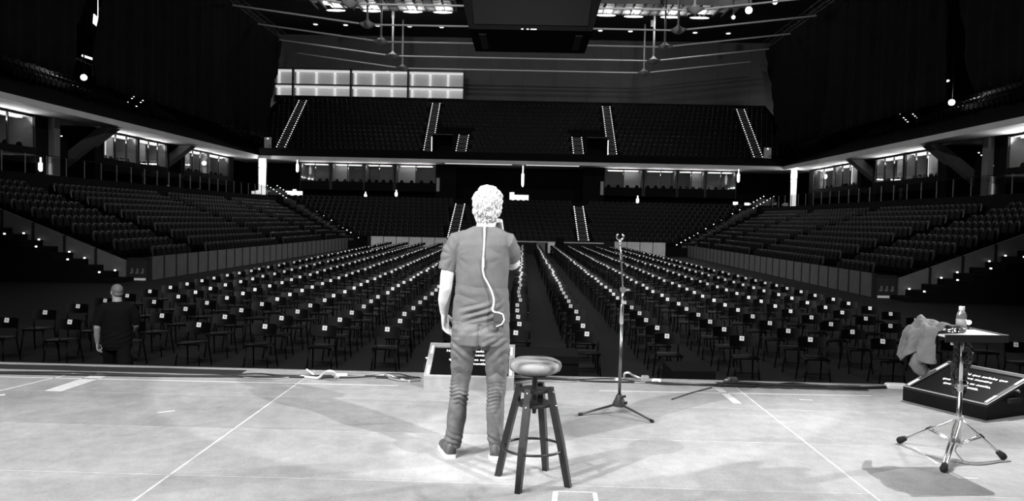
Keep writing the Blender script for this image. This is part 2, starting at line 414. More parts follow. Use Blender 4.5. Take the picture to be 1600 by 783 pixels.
# ------------------------------------------------------------------ stands' seats
def seat_mb():
    b = MB()
    prof = [(-0.22, 0.40), (0.22, 0.40), (0.225, 0.66), (0.20, 0.78), (0.13, 0.84), (0, 0.86), (-0.13, 0.84), (-0.20, 0.78), (-0.225, 0.66)]
    def P(u, v, o): return (u, 0.10+(v-0.4)*0.22+o, v)
    n = len(prof); A0 = [P(u, v, -0.008) for u, v in prof]; A = [P(u*0.84, 0.60+(v-0.60)*0.84, -0.03) for u, v in prof]; B = [P(u, 0.40+(v-0.40)*0.99, 0.05) for u, v in prof]
    b.add(A, [tuple(range(n))], 0); b.add(B, [tuple(range(n-1, -1, -1))], 0)
    b.add(A+A0+B, [(k+i, k+(i+1) % n, k+n+(i+1) % n, k+n+i) for k in (0, n) for i in range(n)], 1)
    pan = [(-0.20, 0.36), (0.20, 0.36), (0.205, 0.64), (0.16, 0.72), (-0.16, 0.72), (-0.205, 0.64)]
    b.loft([[(u, -0.06+(v-0.36)*0.16, v) for u, v in pan], [(u, 0.0+(v-0.36)*0.16, v) for u, v in pan]])
    b.box((0, 0.06, 0.2), (0.08, 0.10, 0.4)); b.box((-0.225, 0.02, 0.33), (0.035, 0.2, 0.25)); b.box((0.225, 0.02, 0.33), (0.035, 0.2, 0.25))
    return b
mat('seat_rim_highlight', 0.022, 0.4, spec=0.4)  # highlight along the seat edges, put into the colour as a paler rim
SEAT = seat_mb(); seat_me = SEAT.mesh('stadium_seat', ['seat', 'seat_rim_highlight'])
mass = MB()
def put_seat(x, y, z, rz):
    c, s = math.cos(rz), math.sin(rz)
    mass.add([(x+p[0]*c-p[1]*s, y+p[0]*s+p[1]*c, z+p[2]) for p in SEAT.v], SEAT.f); mass.mi[-len(SEAT.f):] = SEAT.mi
SIDE_AISLES = (37.2, 49.9, 61.0)
for sg, nm in ((-1, 'left'), (1, 'right')):
    for r in range(NR):
        d = WX+0.12+r*RD+0.40; z = SZ0+r*SRISE; x = XC+sg*d; rz = PI/2*(1 if sg < 0 else -1)
        y = Y_NEAR+0.45; k = 0
        while y < mitre_y(d)-1.2:
            if min(abs(y-a) for a in SIDE_AISLES) > 0.75 and not (r == 0 and y < 32.6):
                k += 1
                if k <= 15:
                    o = mesh_obj('stadium_seat', seat_me, None, (x, y, z), rz)
                    tag(o, 'dark folding seat in the %s stand, %s row up, %s from the near end' % (nm, ORD[r+1], ORD[k]), 'seat', 'folding seats at the near end of the %s stand' % nm)
                else: put_seat(x, y, z, rz)
            y += 0.5
BACK_AISLES = (-5.65, 5.75)
for r in range(NR):
    y = Y_FAR+0.12+r*RD+0.4; z = SZ0+0.25+r*0.355; hw = WX+(y-Y_FAR)/0.96-1.3; x = -hw+(0.26 if r % 2 else 0)
    while x < hw:
        if min(abs(x-a) for a in BACK_AISLES) > 0.75: put_seat(XC+x, y, z, 0)
        x += 0.52
BAL_A = lambda r: [(-24.6-0.085*r), (-9.45-0.045*r), (9.4+0.03*r), (24.2+0.09*r)]
for r in range(BR-1):
    y = BY+0.2+r*BD+0.5; z = BZ+0.25+r*BRISE; x = -BHW+0.4+(0.28 if r % 2 else 0)
    while x < BHW-0.3:
        ok = min(abs(x-a) for a in BAL_A(r)) > 0.78
        if r == 0 and abs(x) > 25.0: ok = False
        if r < 6 and (-9.0 < x < -5.2 or 5.3 < x < 9.2): ok = False
        if ok: put_seat(XC+x, y, z, 0)
        x += 0.56
for sg in (-1, 1):
    for r in range(2, 14):
        for k in range(40):
            if not (r < 7 and 56.5 < 44+k*0.52 < 60.3): put_seat(XC+sg*(26.75+r*0.85+0.4), 44+k*0.52, BZ+0.3+r*0.5, PI/2*(1 if sg < 0 else -1))
o = mass.build('stadium_seat_rows', ['seat', 'seat_rim_highlight']); o['kind'] = 'stuff'
tag(o, 'rows of dark folding seats filling the stands and the balcony', 'seat')

# ------------------------------------------------------------------ aisle stairs with step lights
led_b = MB(); led_b.box((0, 0, 0.03), (0.085, 0.06, 0.06)); LED = led_b.mesh('step_light', 'led')
def stair_y(label, xs, y0, dep, z0, rise, n, wd=1.0, half=1, r0=0, grp=None, lift=0.02):
    """stair rising away from the stage; xs(r) gives its centre"""
    t = thing('aisle_stair', label, 'stairs', (XC+xs(0), y0, z0), 0, grp)
    b = MB()
    for r in range(n*2):
        rr = r/2
        xx = xs(rr)-xs(0); yy = rr*dep; zz = rr*rise
        b.b2(xx-wd/2, xx+wd/2, yy, yy+dep/2+0.02, zz-0.25 if r else 0.0, zz+lift+rise*0.25)
    b.build('steps', 'stair', t)
    m = n*2 if half else n
    for r in range(m):
        rr = r*(0.5 if half else 1.0)
        for s in (-1, 1): mesh_obj('step_light', LED, t, (xs(rr)-xs(0)+s*(wd/2-0.07), rr*dep+0.06, rr*rise+lift+rise*0.25))
    return t
nmz = ['balcony stair with lit edges nearest the left drape', 'balcony stair with lit edges left of the centre block', 'balcony stair with lit edges right of the centre block', 'balcony stair with lit edges nearest the right drape']
for i in range(4):
    stair_y(nmz[i], lambda r, i=i: BAL_A(r)[i], BY+0.22, BD, BZ+0.25, BRISE, BR-1, grp='balcony stairs')
for i, xx in enumerate((-6.1, 5.95)):
    stair_y(['short lit stair beside the left doorway of the balcony', 'short lit stair beside the right doorway of the balcony'][i], lambda r, xx=xx: xx, BY+0.22, BD, BZ+0.25, BRISE, 5, wd=1.15, grp='short balcony stairs')
for i, xx in enumerate(BACK_AISLES):
    stair_y(['lower stair with lit edges just left of the standing man', 'lower stair with lit edges right of the centre, behind the microphone stand'][i], lambda r, xx=xx: xx, Y_FAR+0.14, RD, SZ0+0.25, 0.355, NR, grp='lower back stairs')
# corner stairs on the mitre, and the side stands' own aisles
for sg, nm in ((-1, 'left'), (1, 'right')):
    t = thing('aisle_stair', 'corner stair of lit steps between the %s and back stands' % nm, 'stairs', (XC+sg*(WX-0.65), Y_FAR+1.0, -0.62), 0, 'corner stairs')
    b = MB(); n = 24; L = 10.9
    for k in range(n):
        f = k/n; b.box((sg*(0.2+f*L), f*L*0.96, f*4.95+0.06-0.2), (1.25, 1.0, 0.5), 0, Matrix.Rotation(sg*0.78, 3, 'Z') if sg > 0 else Matrix.Rotation(-0.78, 3, 'Z'))
    b.build('steps', 'stair', t)
    for k in range(n):
        f = k/n
        mesh_obj('step_light', LED, t, (sg*(0.2+f*L)-sg*0.42, f*L*0.96-0.1, f*4.95+0.31+0.02))
        if k > 16: mesh_obj('step_light', LED, t, (sg*(0.2+f*L)+sg*0.5, f*L*0.96-0.3, f*4.95+0.31+0.02))
    for j, a in enumerate(SIDE_AISLES):
        t = thing('aisle_stair', '%s aisle stair up the %s stand counted from its near end' % (ORD[j+1], nm), 'stairs', (XC+sg*(WX+0.26), a, SZ0), 0, 'stairs of the side stands')
        b = MB()
        for r in range(NR*2):
            b.b2(sg*r*RD/2, sg*(r+1)*RD/2, -0.6, 0.6, r*SRISE/2-0.1, r*SRISE/2+0.03)
        b.build('steps', 'terrace', t)
        for r in (2, 9, 13, 17)[j:]: mesh_obj('step_light', LED, t, (sg*r*RD/2, -0.55, r*SRISE/2+0.03), PI/2)
    # end stair with paired lights in front of the end wall
    t = thing('end_stair', 'dark stair with scattered lights climbing the near end of the %s stand' % nm, 'stairs', (XC+sg*(WX+0.5), Y_NEAR-1.5, FZ), 0, 'end stairs')
    b = MB()
    for k in range(14): b.b2(sg*(k*0.62), sg*(k*0.62+0.62), 0, 1.35, 0, 0.16+k*0.235)
    b.build('steps', 'wall_dark', t)
    for k in range(1, 14):
        if k % 3 != 2: mesh_obj('step_light', LED, t, (sg*k*0.62+sg*0.1, 1.25, 0.16+k*0.235)).scale = (0.65, 1, 0.9)
        if k % 2: mesh_obj('step_light', LED, t, (sg*k*0.62+sg*0.1, 0.1, 0.16+k*0.235)).scale = (0.65, 1, 0.9)
    # few lights up on the side balcony; those under it imitate reflections in glass
    for xo, yo, zo, n, lb in ((29.2, 57.5, BZ+0.3+1.5, 6, 'stair with faint lights on the unlit %s balcony'), (30.5, 49.0, 5.6, 6, 'stair shape imitating faint glass reflections under the %s balcony')):
        t = thing('aisle_stair', lb % nm, 'stairs', (XC+sg*xo, yo, zo), 0, 'faintly lit stairs')
        b = MB()
        for r in range(n): b.b2(-0.6, 0.6, r*0.32, (r+1)*0.32, (-0.4 if zo > 7 else 3.3-zo), r*0.19+0.03)
        b.build('steps', 'wall_dark', t)
        for r in range(n):
            for s_ in (-1, 1):
                if (r+s_) % 4 != 2: mesh_obj('step_light', LED, t, (s_*0.5, r*0.32+0.1, r*0.19+0.03))

# ------------------------------------------------------------------ balcony doorways, signs
for sg, xx, nm in ((-1, -7.9, 'left'), (1, 7.75, 'right')):
    t = thing('doorway', 'dark %s doorway opening through the balcony seats' % nm, 'doorway', (XC+xx, BY+0.25, BZ+0.25), 0, 'balcony doorways')
    b = MB(); b.b2(-1.05, -0.97, 0, 5.2, 0, 2.2); b.b2(0.97, 1.05, 0, 5.2, 0, 2.2); b.b2(-1.05, 1.05, 0, 5.2, 2.2, 2.3); b.b2(-1, 1, 5.0, 5.2, 0, 2.2)
    b.build('passage', 'wall_dark', t)
    b = MB(); b.b2(-1.05, 1.05, -0.04, 0, 2.2, 2.28); b.build('lintel', 'stair', t)
    b = MB(); b.b2(sg*1.1-0.04, sg*1.1+0.04, -0.05, 0.03, 0.1, 2.0); b.build('light_strip', 'lamp_soft', t)
for sg, px, py, nm in ((-1, 421.5, 226, 'left'), (1, 1196, 245.5, 'right')):
    p = AT(px, py, BY+0.6); t = thing('notice_board', 'pale upright board at the %s corner of the balcony' % nm, 'board', (p.x+sg*0.2, BY+0.6, BZ+0.25), 0, 'boards at the balcony corners')
    b = MB(); b.b2(-0.36, 0.36, -0.03, 0.03, 0, 1.62); b.build('board', 'suite_pale', t)
    for (u, v) in ((-0.15, 0.42), (0.05, 0.42), (0.2, 0.7)):
        b = MB(); b.b2(u-0.07, u+0.07, -0.045, -0.03, v, v+0.12); b.build('notice', 'slot', t)
    b = MB(); b.ell((0, -0.05, 1.5), (0.09, 0.05, 0.07)); b.build('lamp', 'lamp_soft', t)

# ------------------------------------------------------------------ control booth windows (lit)
yb = 93.2; zc0 = 15.35; zc1 = 19.25
xe = [AT(428, 130, yb).x, AT(457.5, 130, yb).x, AT(548, 130, yb).x, AT(637.5, 130, yb).x, AT(725, 130, yb).x]
for i in range(4):
    x0, x1 = xe[i]+0.1, xe[i+1]-0.1; wd = x1-x0
    b = MB(); b.b2(x0-0.1, x1+0.1, yb+0.9, yb+1.1, zc0-0.1, zc1+0.1)
    for xx in (x0-0.05, x1+0.05): b.b2(xx-0.06, xx+0.06, yb-0.05, yb+1.0, zc0-0.1, zc1+0.1)
    for zz in (zc0-0.05, (zc0+zc1)/2+0.1, zc1+0.05): b.b2(x0-0.1, x1+0.1, yb-0.05, yb+1.0, zz-0.07, zz+0.07)
    fr = struct(b, 'window_%d' % (i+1), 'frame_dark', label='lit two storey booth window above the balcony, module %s from left' % ORD[i+1])
    zm = (zc0+zc1)/2+0.1
    n = 3 if i else 1
    for (za, zb, mm) in ((zm+0.08, zc1-0.02, 'booth_pane'), (zc0+0.02, zm-0.08, 'booth_low')):
        b = MB(); b.b2(x0+0.02, x1-0.02, yb+0.7, yb+0.78, za, zb); b.build('back_panel', mm, fr)
        b = MB(); b.b2(x0+0.02, x1-0.02, yb+0.3, yb+0.42, zb-0.28, zb-0.02); b.build('ceiling_lamp', 'booth_bar', fr)
        for k in range(n):
            xk = x0+0.35+(wd-0.2)*k/n*1.02
            b = MB(); b.b2(xk-0.12, xk+0.12, yb+0.5, yb+0.65, za, zb-0.25); b.build('glow_bar', 'booth_bar', fr)  # glow stands in for lit curtain edges and columns, not lamps
    b = MB(); b.b2(x0+0.02, x1-0.02, yb+0.2, yb+0.24, zc0, zc0+0.75); b.build('counter', 'frame_dark', fr)
    b = MB(); b.b2(x0, x1, yb-0.01, yb+0.01, zc0, zc1); b.build('pane', 'glass', fr)
spot('wall_fill_left', (XC-30.6, 91.2, 11.0), (XC-30.6, 96, 14.6), 75, 75, 0.8, 0.3)  # unseen spot added behind the balcony to lighten the left wall sliver
spot('wall_fill_right', (XC+30.4, 91.2, 11.0), (XC+30.4, 96, 14.0), 45, 75, 0.8, 0.3)  # its unseen counterpart, added for the wall sliver on the right

# ------------------------------------------------------------------ suites under the balconies
SU_N = [0]
def suite(label, loc, rz, wd, bays, door=None, grp='glass-fronted suites', ht=2.75, dep=2.6, lampw=0.8, glow=38.0, strip=0):
    """room open to local -y; width along local x"""
    t = thing('suite', label, 'suite', loc, rz, grp)
    b = MB(); b.b2(-wd/2, wd/2, dep-0.1, dep, 0, ht); b.b2(-wd/2, -wd/2+0.12, 0, dep, 0, ht); b.b2(wd/2-0.12, wd/2, 0, dep, 0, ht)
    b.b2(-wd/2, wd/2, 0, dep, ht-0.05, ht); b.build('room_shell', 'suite_wall', t)
    b = MB(); b.b2(-wd/2, wd/2, 0, dep, 0, 0.08); b.b2(-wd/2, wd/2, -0.1, 0.0, 0, 0.9); b.build('balustrade', 'wall_dark', t)
    bw = wd/bays
    for k in range(bays+1):
        b = MB(); b.b2(-wd/2+k*bw-0.05, -wd/2+k*bw+0.05, -0.08, 0.02, 0.0, ht); b.build('mullion', 'frame_dark', t)
    b = MB(); b.b2(-wd/2*lampw, wd/2*lampw, 0.35, 0.75, ht-0.14, ht-0.06); b.build('ceiling_lamp', 'lamp_suite', t)
    l = bpy.data.lights.new('suite_glow', 'AREA'); lo = bpy.data.objects.new('suite_glow', l); COL.objects.link(lo); lo.parent = t; lo.location = (0, 0.1, ht-0.45); lo.rotation_euler = (-PI*0.74, 0, 0); l.shape = 'RECTANGLE'; l.size = wd*0.8; l.size_y = 0.15; l.energy = glow*wd
    if door is not None:
        b = MB(); b.b2(-wd/2+door*bw+0.1, -wd/2+(door+1)*bw-0.1, 0.9, 0.96, 0.08, ht-0.15); b.build('pale_panel', 'suite_pale', t)
    if strip:
        b = MB(); b.b2(-wd/2+strip*bw+0.08, -wd/2+strip*bw+0.22, 0.75, 0.8, 0.2, ht-0.2); b.build('glow_bar', 'lamp_soft', t)
    b = MB()
    for k in range(bays*2): b.ell((-wd/2+(k+0.5)*wd/(bays*2), 0.5, 0.95), (0.2, 0.16, 0.28), None, 8, 6)
    b.build('chair_backs', 'cloth_black', t)
    b = MB(); b.b2(-wd/2, wd/2, -0.03, -0.02, 0.9, ht); b.build('pane', 'glass', t)
    return t
mat('lamp_suite', 0.8, 0.5, emit=1.6)
ys = 81.0; zs = 4.35
for i, (pa, pb, bays, dr) in enumerate(((470, 515, 2, None), (519, 568, 2, 0), (570, 615, 2, None), (619, 681, 2, 0), (945, 1004, 2, 1), (1008, 1057, 2, None), (1060, 1101, 2, 1), (1104, 1150, 2, None))):
    a = AT(pa, 270, ys); c = AT(pb, 270, ys)
    suite('lit glass suite under the back balcony, %s from the %s' % (ORD[i+1], 'left end') if i < 4 else 'lit glass suite under the back balcony, %s right of the dark bay' % ORD[i-3], ((a.x+c.x)/2, ys, zs), 0, c.x-a.x, bays, dr, 'suites under the back balcony')
b = MB(); a = AT(681, 270, ys-0.6); c = AT(713, 270, ys-0.6); e = AT(911, 270, ys-0.6); f = AT(945, 270, ys-0.6)
b.b2(a.x, c.x, ys-0.6, ys+2, 3.5, BZ-0.38); b.b2(e.x, f.x, ys-0.6, ys+2, 3.5, BZ-0.38); struct(b, 'wall_bay', 'terrace')
for i, px in enumerate((684.5, 941)):
    p = AT(px, 280, ys-0.65); o = MB().b2(-0.16, 0.16, -0.04, 0, 0, 1.4).build('wall_plate', 'suite_wall', None, False, (p.x, ys-0.6, 4.4)); tag(o, ['slim pale plate on the wall left of the dark bay', 'slim pale plate on the wall right of the dark bay'][i], 'plate')
# side suites
for sg, nm in ((-1, 'left'), (1, 'right')):
    xw = XC+sg*28.9; rz = PI/2 if sg < 0 else -PI/2
    for j, (ya, yb2, bays, dr) in enumerate(((41.0, 45.8, 2, None), (53.4, 58.0, 3, 1), (58.3, 62.8, 3, 1), (66.2, 71.0, 3, 1), (71.3, 76.0, 2, None))):
        suite('lit glass suite along the %s concourse, %s from its near end' % (nm, ORD[j+1]), (xw, (ya+yb2)/2, zs), rz, yb2-ya, bays, dr if not (sg > 0 and j == 0) else 0, 'suites along the %s concourse' % nm, strip=(1 if j in (1, 3) or (sg > 0 and j == 0) else 0), glow=(95.0 if sg > 0 and j == 0 else 38.0))
    b = MB()
    for (ya, yb2) in ((46.0, 47.2), (52.4, 53.4), (62.9, 63.4), (65.6, 66.1), (76.1, 77.5)): b.b2(xw, xw+sg*3, ya, yb2, 3.3, BZ-0.36)
    b.b2(xw+sg*5, xw+sg*5.2, 40, 78, 3.3, BZ-0.36)
    struct(b, 'wall_concourse_'+nm, 'wall_dark')
    o = MB().b2(-0.18, 0.18, -0.3, 0.3, 0, BZ-0.38-3.3).build('pillar', 'brace', None, False, (xw-sg*0.2, 47.5, 3.3)); tag(o, 'grey pillar at the near stair gap of the %s concourse' % nm, 'pillar')
    for j, yy in enumerate((52.2, 64.5)):
        b = MB(); x0, x1 = XC+sg*27.3, XC+sg*32.5
        b.hexa([(x1, yy-0.5, 3.9), (x1, yy+0.5, 3.9), (x1-sg*1.0, yy+0.5, 3.9), (x1-sg*1.0, yy-0.5, 3.9), (x0+sg*1.0, yy-0.5, BZ-0.4), (x0+sg*1.0, yy+0.5, BZ-0.4), (x0, yy+0.5, BZ-0.4), (x0, yy-0.5, BZ-0.4)])
        o = b.build('raker_beam', 'brace'); tag(o, 'slanting concrete beam under the %s balcony, %s one along' % (nm, ('nearer', 'farther')[j]), 'beam', 'slanting beams')
    # stand-top railing
    t = thing('railing', 'post railing along the top of the %s lower stand' % nm, 'railing', (XC+sg*24.0, 34, 3.3), 0)
    b = MB(); b.b2(-0.02, 0.02, 0, 40, 1.02, 1.05); b.build('top_rail', 'wall_dark', t)
    pb_ = MB(); pb_.b2(-0.022, 0.022, -0.022, 0.022, 0, 1.02); pm = pb_.mesh('post', 'rail_steel')
    for k in range(24): mesh_obj('post', pm, t, (0, k*1.7+0.1, 0))
    b = MB(); b.b2(-0.008, 0.008, 0, 40, 0.08, 0.98); b.build('pane', 'glass', t)
# glowing columns and small tube lights
for px0, px1, y0, y1, lab in ((404, 416, 245, 297, 'tall glowing white doorway at the left corner of the concourse'), (1235, 1245.5, 263, 303, 'tall glowing white doorway at the right corner of the concourse')):
    Yc = 77.6; a = AT(px0, y1, Yc); c = AT(px1, y0, Yc)
    t = thing('lit_doorway', lab, 'doorway', ((a.x+c.x)/2, Yc, 3.5), 0); wd = (c.x-a.x)
    zt = BZ-0.38-3.5; MB().b2(-wd/2, wd/2, 0, 0.1, 0, zt).build('light_panel', 'lamp_soft', t)
    b = MB(); b.b2(-wd/2-0.06, -wd/2, -0.05, 0.15, 0, zt); b.b2(wd/2, wd/2+0.06, -0.05, 0.15, 0, zt); b.build('jamb', 'frame_dark', t)
    MB().b2(-wd/2, wd/2, -0.02, 0, zt-1.0, zt-0.85).build('transom', 'brace', t)
    l = bpy.data.lights.new('doorway_glow', 'POINT'); lo = bpy.data.objects.new('doorway_glow', l); COL.objects.link(lo); lo.location = ((a.x+c.x)/2, Yc-0.5, 6.6); l.energy = 160; l.shadow_soft_size = 0.2
for px, y0, y1, Yc, lab in ((464.5, 249, 269, 78.6, 'thin vertical tube light above the left end of the back stand'), (816.5, 259, 292, 78.6, 'thin vertical tube light in the middle of the dark bay'), (1153.5, 264, 285, 78.6, 'thin vertical tube light above the right end of the back stand'), (63.5, 246, 268, 46.0, 'short bright tube light by the near left concourse pillar'), (571, 256+44, 310, 77.5, 'small upright light below the third left suite'), (619, 297, 307, 77.5, 'small upright light below the fourth left suite'), (996, 306, 318, 77.5, 'small upright light below the first right suite')):
    a = AT(px, y1, Yc); c = AT(px, y0, Yc)
    t = thing('tube_light', lab, 'light', tuple(a)); h = c.z-a.z
    b = MB(); b.tube([(0, 0, h*0.0), (0, 0, h*0.12), (0, 0, h*0.6), (0, 0, h*0.65), (0, 0, h)], [0.05, 0.13, 0.13, 0.05, 0.05], 8); b.build('tube', 'lamp', t)
    b = MB(); b.b2(0.14, 0.17, -0.03, 0.03, -max(0.0, a.z-3.4) if False else 0, h); b.build('bracket', 'frame_dark', t)
# light line under the balcony edge over the dark bay
for i, (pa, pb) in enumerate(((695, 800), (822, 905))):
    a = AT(pa, 258.5+i*3, BY+0.5); c = AT(pb, 258.5+i*3, BY+0.5)
    o = MB().b2(-(c.x-a.x)/2, (c.x-a.x)/2, -0.05, 0.05, -0.05, 0.0).build('strip_light', 'lamp_soft', None, False, ((a.x+c.x)/2, BY+0.6, BZ-0.38)); tag(o, 'thin light strip under the balcony edge, %s of the tube light' % ('left', 'right')[i], 'light')
# bright counters behind the back stand
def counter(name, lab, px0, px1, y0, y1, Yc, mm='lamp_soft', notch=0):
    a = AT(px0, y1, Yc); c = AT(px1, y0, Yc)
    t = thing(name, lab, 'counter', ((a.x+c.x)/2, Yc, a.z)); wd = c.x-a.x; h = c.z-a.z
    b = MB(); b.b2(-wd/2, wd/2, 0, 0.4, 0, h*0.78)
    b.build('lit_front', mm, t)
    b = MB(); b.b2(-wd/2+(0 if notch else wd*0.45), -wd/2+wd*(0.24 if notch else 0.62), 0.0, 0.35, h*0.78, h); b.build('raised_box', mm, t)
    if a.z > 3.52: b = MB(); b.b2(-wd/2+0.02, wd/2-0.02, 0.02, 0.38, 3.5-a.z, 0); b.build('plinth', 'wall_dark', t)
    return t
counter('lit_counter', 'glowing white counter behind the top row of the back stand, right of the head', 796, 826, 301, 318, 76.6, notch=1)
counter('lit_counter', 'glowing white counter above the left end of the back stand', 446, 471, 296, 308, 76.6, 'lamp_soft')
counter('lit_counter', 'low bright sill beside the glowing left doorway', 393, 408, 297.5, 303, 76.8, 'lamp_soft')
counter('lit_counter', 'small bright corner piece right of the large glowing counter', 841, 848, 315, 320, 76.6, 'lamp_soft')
for i, (px, py) in enumerate(((1149, 321), (1167, 322.5))):
    p = AT(px, py, 77.0); t = thing('post_lamp', ['dark post lamp near the right corner, left one of the pair', 'dark post lamp near the right corner, right one of the pair'][i], 'lamp', (p.x, 77.0, 1.9))
    MB().tube([(0, 0, 0), (0, 0, p.z-1.9)], 0.08, 8).build('post', 'frame_dark', t); MB().b2(-0.22, 0.22, -0.1, 0.1, p.z-1.9, p.z-1.9+0.35).build('lamp_head', 'lamp_soft', t)
# panelled wall climbing beside the right corner stair
t = thing('ramp_wall', 'grey panelled side wall climbing beside the right corner stair', 'wall', (13.95+0.75, 65.9, -1.25)); b = MB(); c2 = MB(); n = 6
for k in range(n):
    a = Vector((6.6*k/n, 6.3*k/n, 1.0+2.1*k/n)); e = Vector((6.6*(k+0.93)/n, 6.3*(k+0.93)/n, 1.0+2.1*(k+0.93)/n)); s_ = Vector((0.05, -0.05, 0)); dn = Vector((0, 0, -1.0))
    b.hexa([a+dn-s_, e+dn-s_, e+dn+s_, a+dn+s_, a-s_, e-s_, e+s_, a+s_])
    c2.b2(a.x-0.04, a.x+0.04, a.y-0.04, a.y+0.04, 0.0, a.z)
b.build('panels', 'barrier', t); c2.build('posts', 'frame_dark', t)
# corner recess at the front of each side stand
for sg, nm in ((-1, 'left'), (1, 'right')):
    t = thing('stand_recess', 'dark recess with spare seats at the near corner of the %s stand' % nm, 'recess', (XC+sg*(WX+0.41), Y_NEAR-0.06, FZ))
    b = MB(); b.b2(-0.42, 0.42, -0.03, 0.03, 0.86, 0.92); b.b2(-0.42, -0.37, -0.03, 0.03, 0, 0.9); b.b2(0.37, 0.42, -0.03, 0.03, 0, 0.9); b.b2(-0.4, 0.4, 0.03, 0.05, 0, 0.9); b.build('frame', 'frame_dark', t)
    b = MB(); b.b2(-0.36, 0.36, -0.04, 0.02, 0.02, 0.11); b.build('kick_plate', 'tray_top', t)
    for k in (-0.22, 0.0, 0.22): b = MB(); b.loft([[(k-0.07, -0.02, z0), (k+0.05, -0.03, z0), (k+0.05, 0.02, z0), (k-0.07, 0.02, z0)] for z0 in (0.28, 0.36)]); b.b2(k-0.02, k+0.05, -0.02, 0.02, 0.36, 0.5); b.build('spare_seat', 'brace', t)

# ------------------------------------------------------------------ drapes
def drape(label, sg, yb0, yb1, yt0, yt1, zb, zt, x, seed, grp):
    n = 120; m = 14; b = MB(); rr = random.Random(seed); ph = [rr.uniform(0, 6) for _ in range(4)]
    fr = []; bk = []
    for j in range(m+1):
        f = j/m; z = zb+(zt-zb)*f
        for i in range(n+1):
            u = i/n; y = (yb0+(yb1-yb0)*u)*(1-f)+(yt0+(yt1-yt0)*u)*f
            dx = 0.16*math.sin(y*5.2+ph[0])+0.10*math.sin(y*2.3+ph[1])+0.05*math.sin(y*9+ph[2]+f)
            dx *= 0.5+0.5*(1-f)
            fr.append((x+dx, y, z)); bk.append((x+sg*0.06+dx, y, z))
    W = n+1; N = len(fr); fs = []
    for j in range(m):
        for i in range(n):
            a = j*W+i; fs.append((a, a+1, a+W+1, a+W)); fs.append((N+a+W, N+a+W+1, N+a+1, N+a))
    for j in range(m):
        for i in (0, n): a = j*W+i; fs.append((a, a+W, N+a+W, N+a))
    for i in range(n):
        for j in (0, m): a = j*W+i; fs.append((a, a+1, N+a+1, N+a))
    b.add(fr+bk, fs)
    t = thing('drape', label, 'drape', (0, 0, 0), 0, grp)
    b.build('cloth', 'drape', t, 'all')
    q = MB(); q.tube([(x, min(yt0, yb0), zt+0.06), (x, max(yt1, yb1), zt+0.06)], 0.09, 8); q.build('pole', 'truss', t)
    return t
for sg, nm in ((-1, 'left'), (1, 'right')):
    x = XC+sg*26.1
    drape('huge black drape nearer the stage on the %s side' % nm, sg, 22, 44.8, 22, 48.4, 9.4, 20.5, x, 3+sg, 'black drapes')
    drape('huge black drape farther from the stage on the %s side' % nm, sg, 47.2, 78.3, 49.2, 84, 9.4, 20.5, x, 8+sg, 'black drapes')
    # truss over the drape
    t = thing('truss', 'dark lattice truss along the top of the %s drapes' % nm, 'truss', (x, 22, 20.65))
    b = MB()
    for (dx, dz) in ((-0.3, 0), (0.3, 0), (-0.3, 0.6), (0.3, 0.6)): b.tube([(dx, 0, dz), (dx, 62, dz)], 0.035, 6)
    b.build('chord', 'truss', t)
    b = MB()
    for k in range(62):
        for dx in (-0.3, 0.3): b.tube([(dx, k, 0 if k % 2 else 0.6), (dx, k+1, 0.6 if k % 2 else 0)], 0.02, 5)
    b.build('lattice', 'truss', t)
# things glimpsed in the gaps between the drapes
for nm, sg, pts in (('left', -1, ((131, 121, 0.2), (162, 14, 0.3))), ('right', 1, ((1487, 160, 0.2),))):
    for i, (px, py, r) in enumerate(pts):
        p = ATX(px, py, XC+sg*(28.3 if i == 0 else 35.5)); t = thing('flood_lamp', ['round bright lamp seen through the gap in the %s drapes' % nm, 'upper bright lamp seen through the gap in the %s drapes' % nm][i], 'lamp', tuple(p))
        MB().ell((0, 0, 0), (r, r, r)).build('bulb', 'lamp', t)
        b = MB(); b.tube([(0, 0, r*0.8), (0, 0, 24.0-p.z)], 0.04, 6); b.build('rod', 'frame_dark', t)
        if i == 0:
            l = bpy.data.lights.new('lamp_glow', 'POINT'); lo = bpy.data.objects.new('lamp_glow', l); COL.objects.link(lo); lo.location = p+Vector((sg*1.6, 0.8, 0.8)); l.energy = 40; l.shadow_soft_size = 0.3
for nm, sg, (px0, py0), (px1, py1) in (('left', -1, (129, 87), (156, 96)), ('right', 1, (1461, 133), (1482, 126))):
    a = ATX(px0, py0, XC+sg*36); c = ATX(px1, py1, XC+sg*36); b = MB(); b.tube([a, c], 0.10, 8); o = b.build('tube_light', 'lamp_soft'); tag(o, 'slanting glowing strip imitating lit seat rows in the gap of the %s drapes' % nm, 'light')  # glow put in for the bright lines along the seat rows
a = ATX(152, 34, XC-36); b = MB(); b.hexa([a+Vector(q) for q in ((0, -0.7, -0.3), (0, 0.7, -0.6), (0.1, 0.7, -0.6), (0.1, -0.7, -0.3), (0, -0.6, 0.5), (0, 0.7, 0.1), (0.1, 0.7, 0.1), (0.1, -0.6, 0.5))]); b.tube([a+Vector((0.05, 0, 0.2)), Vector((a.x+0.05, a.y, 23.95))], 0.03, 6); o = b.build('light_panel', 'lamp_soft'); tag(o, 'small lit panel high in the gap between the left drapes', 'light')

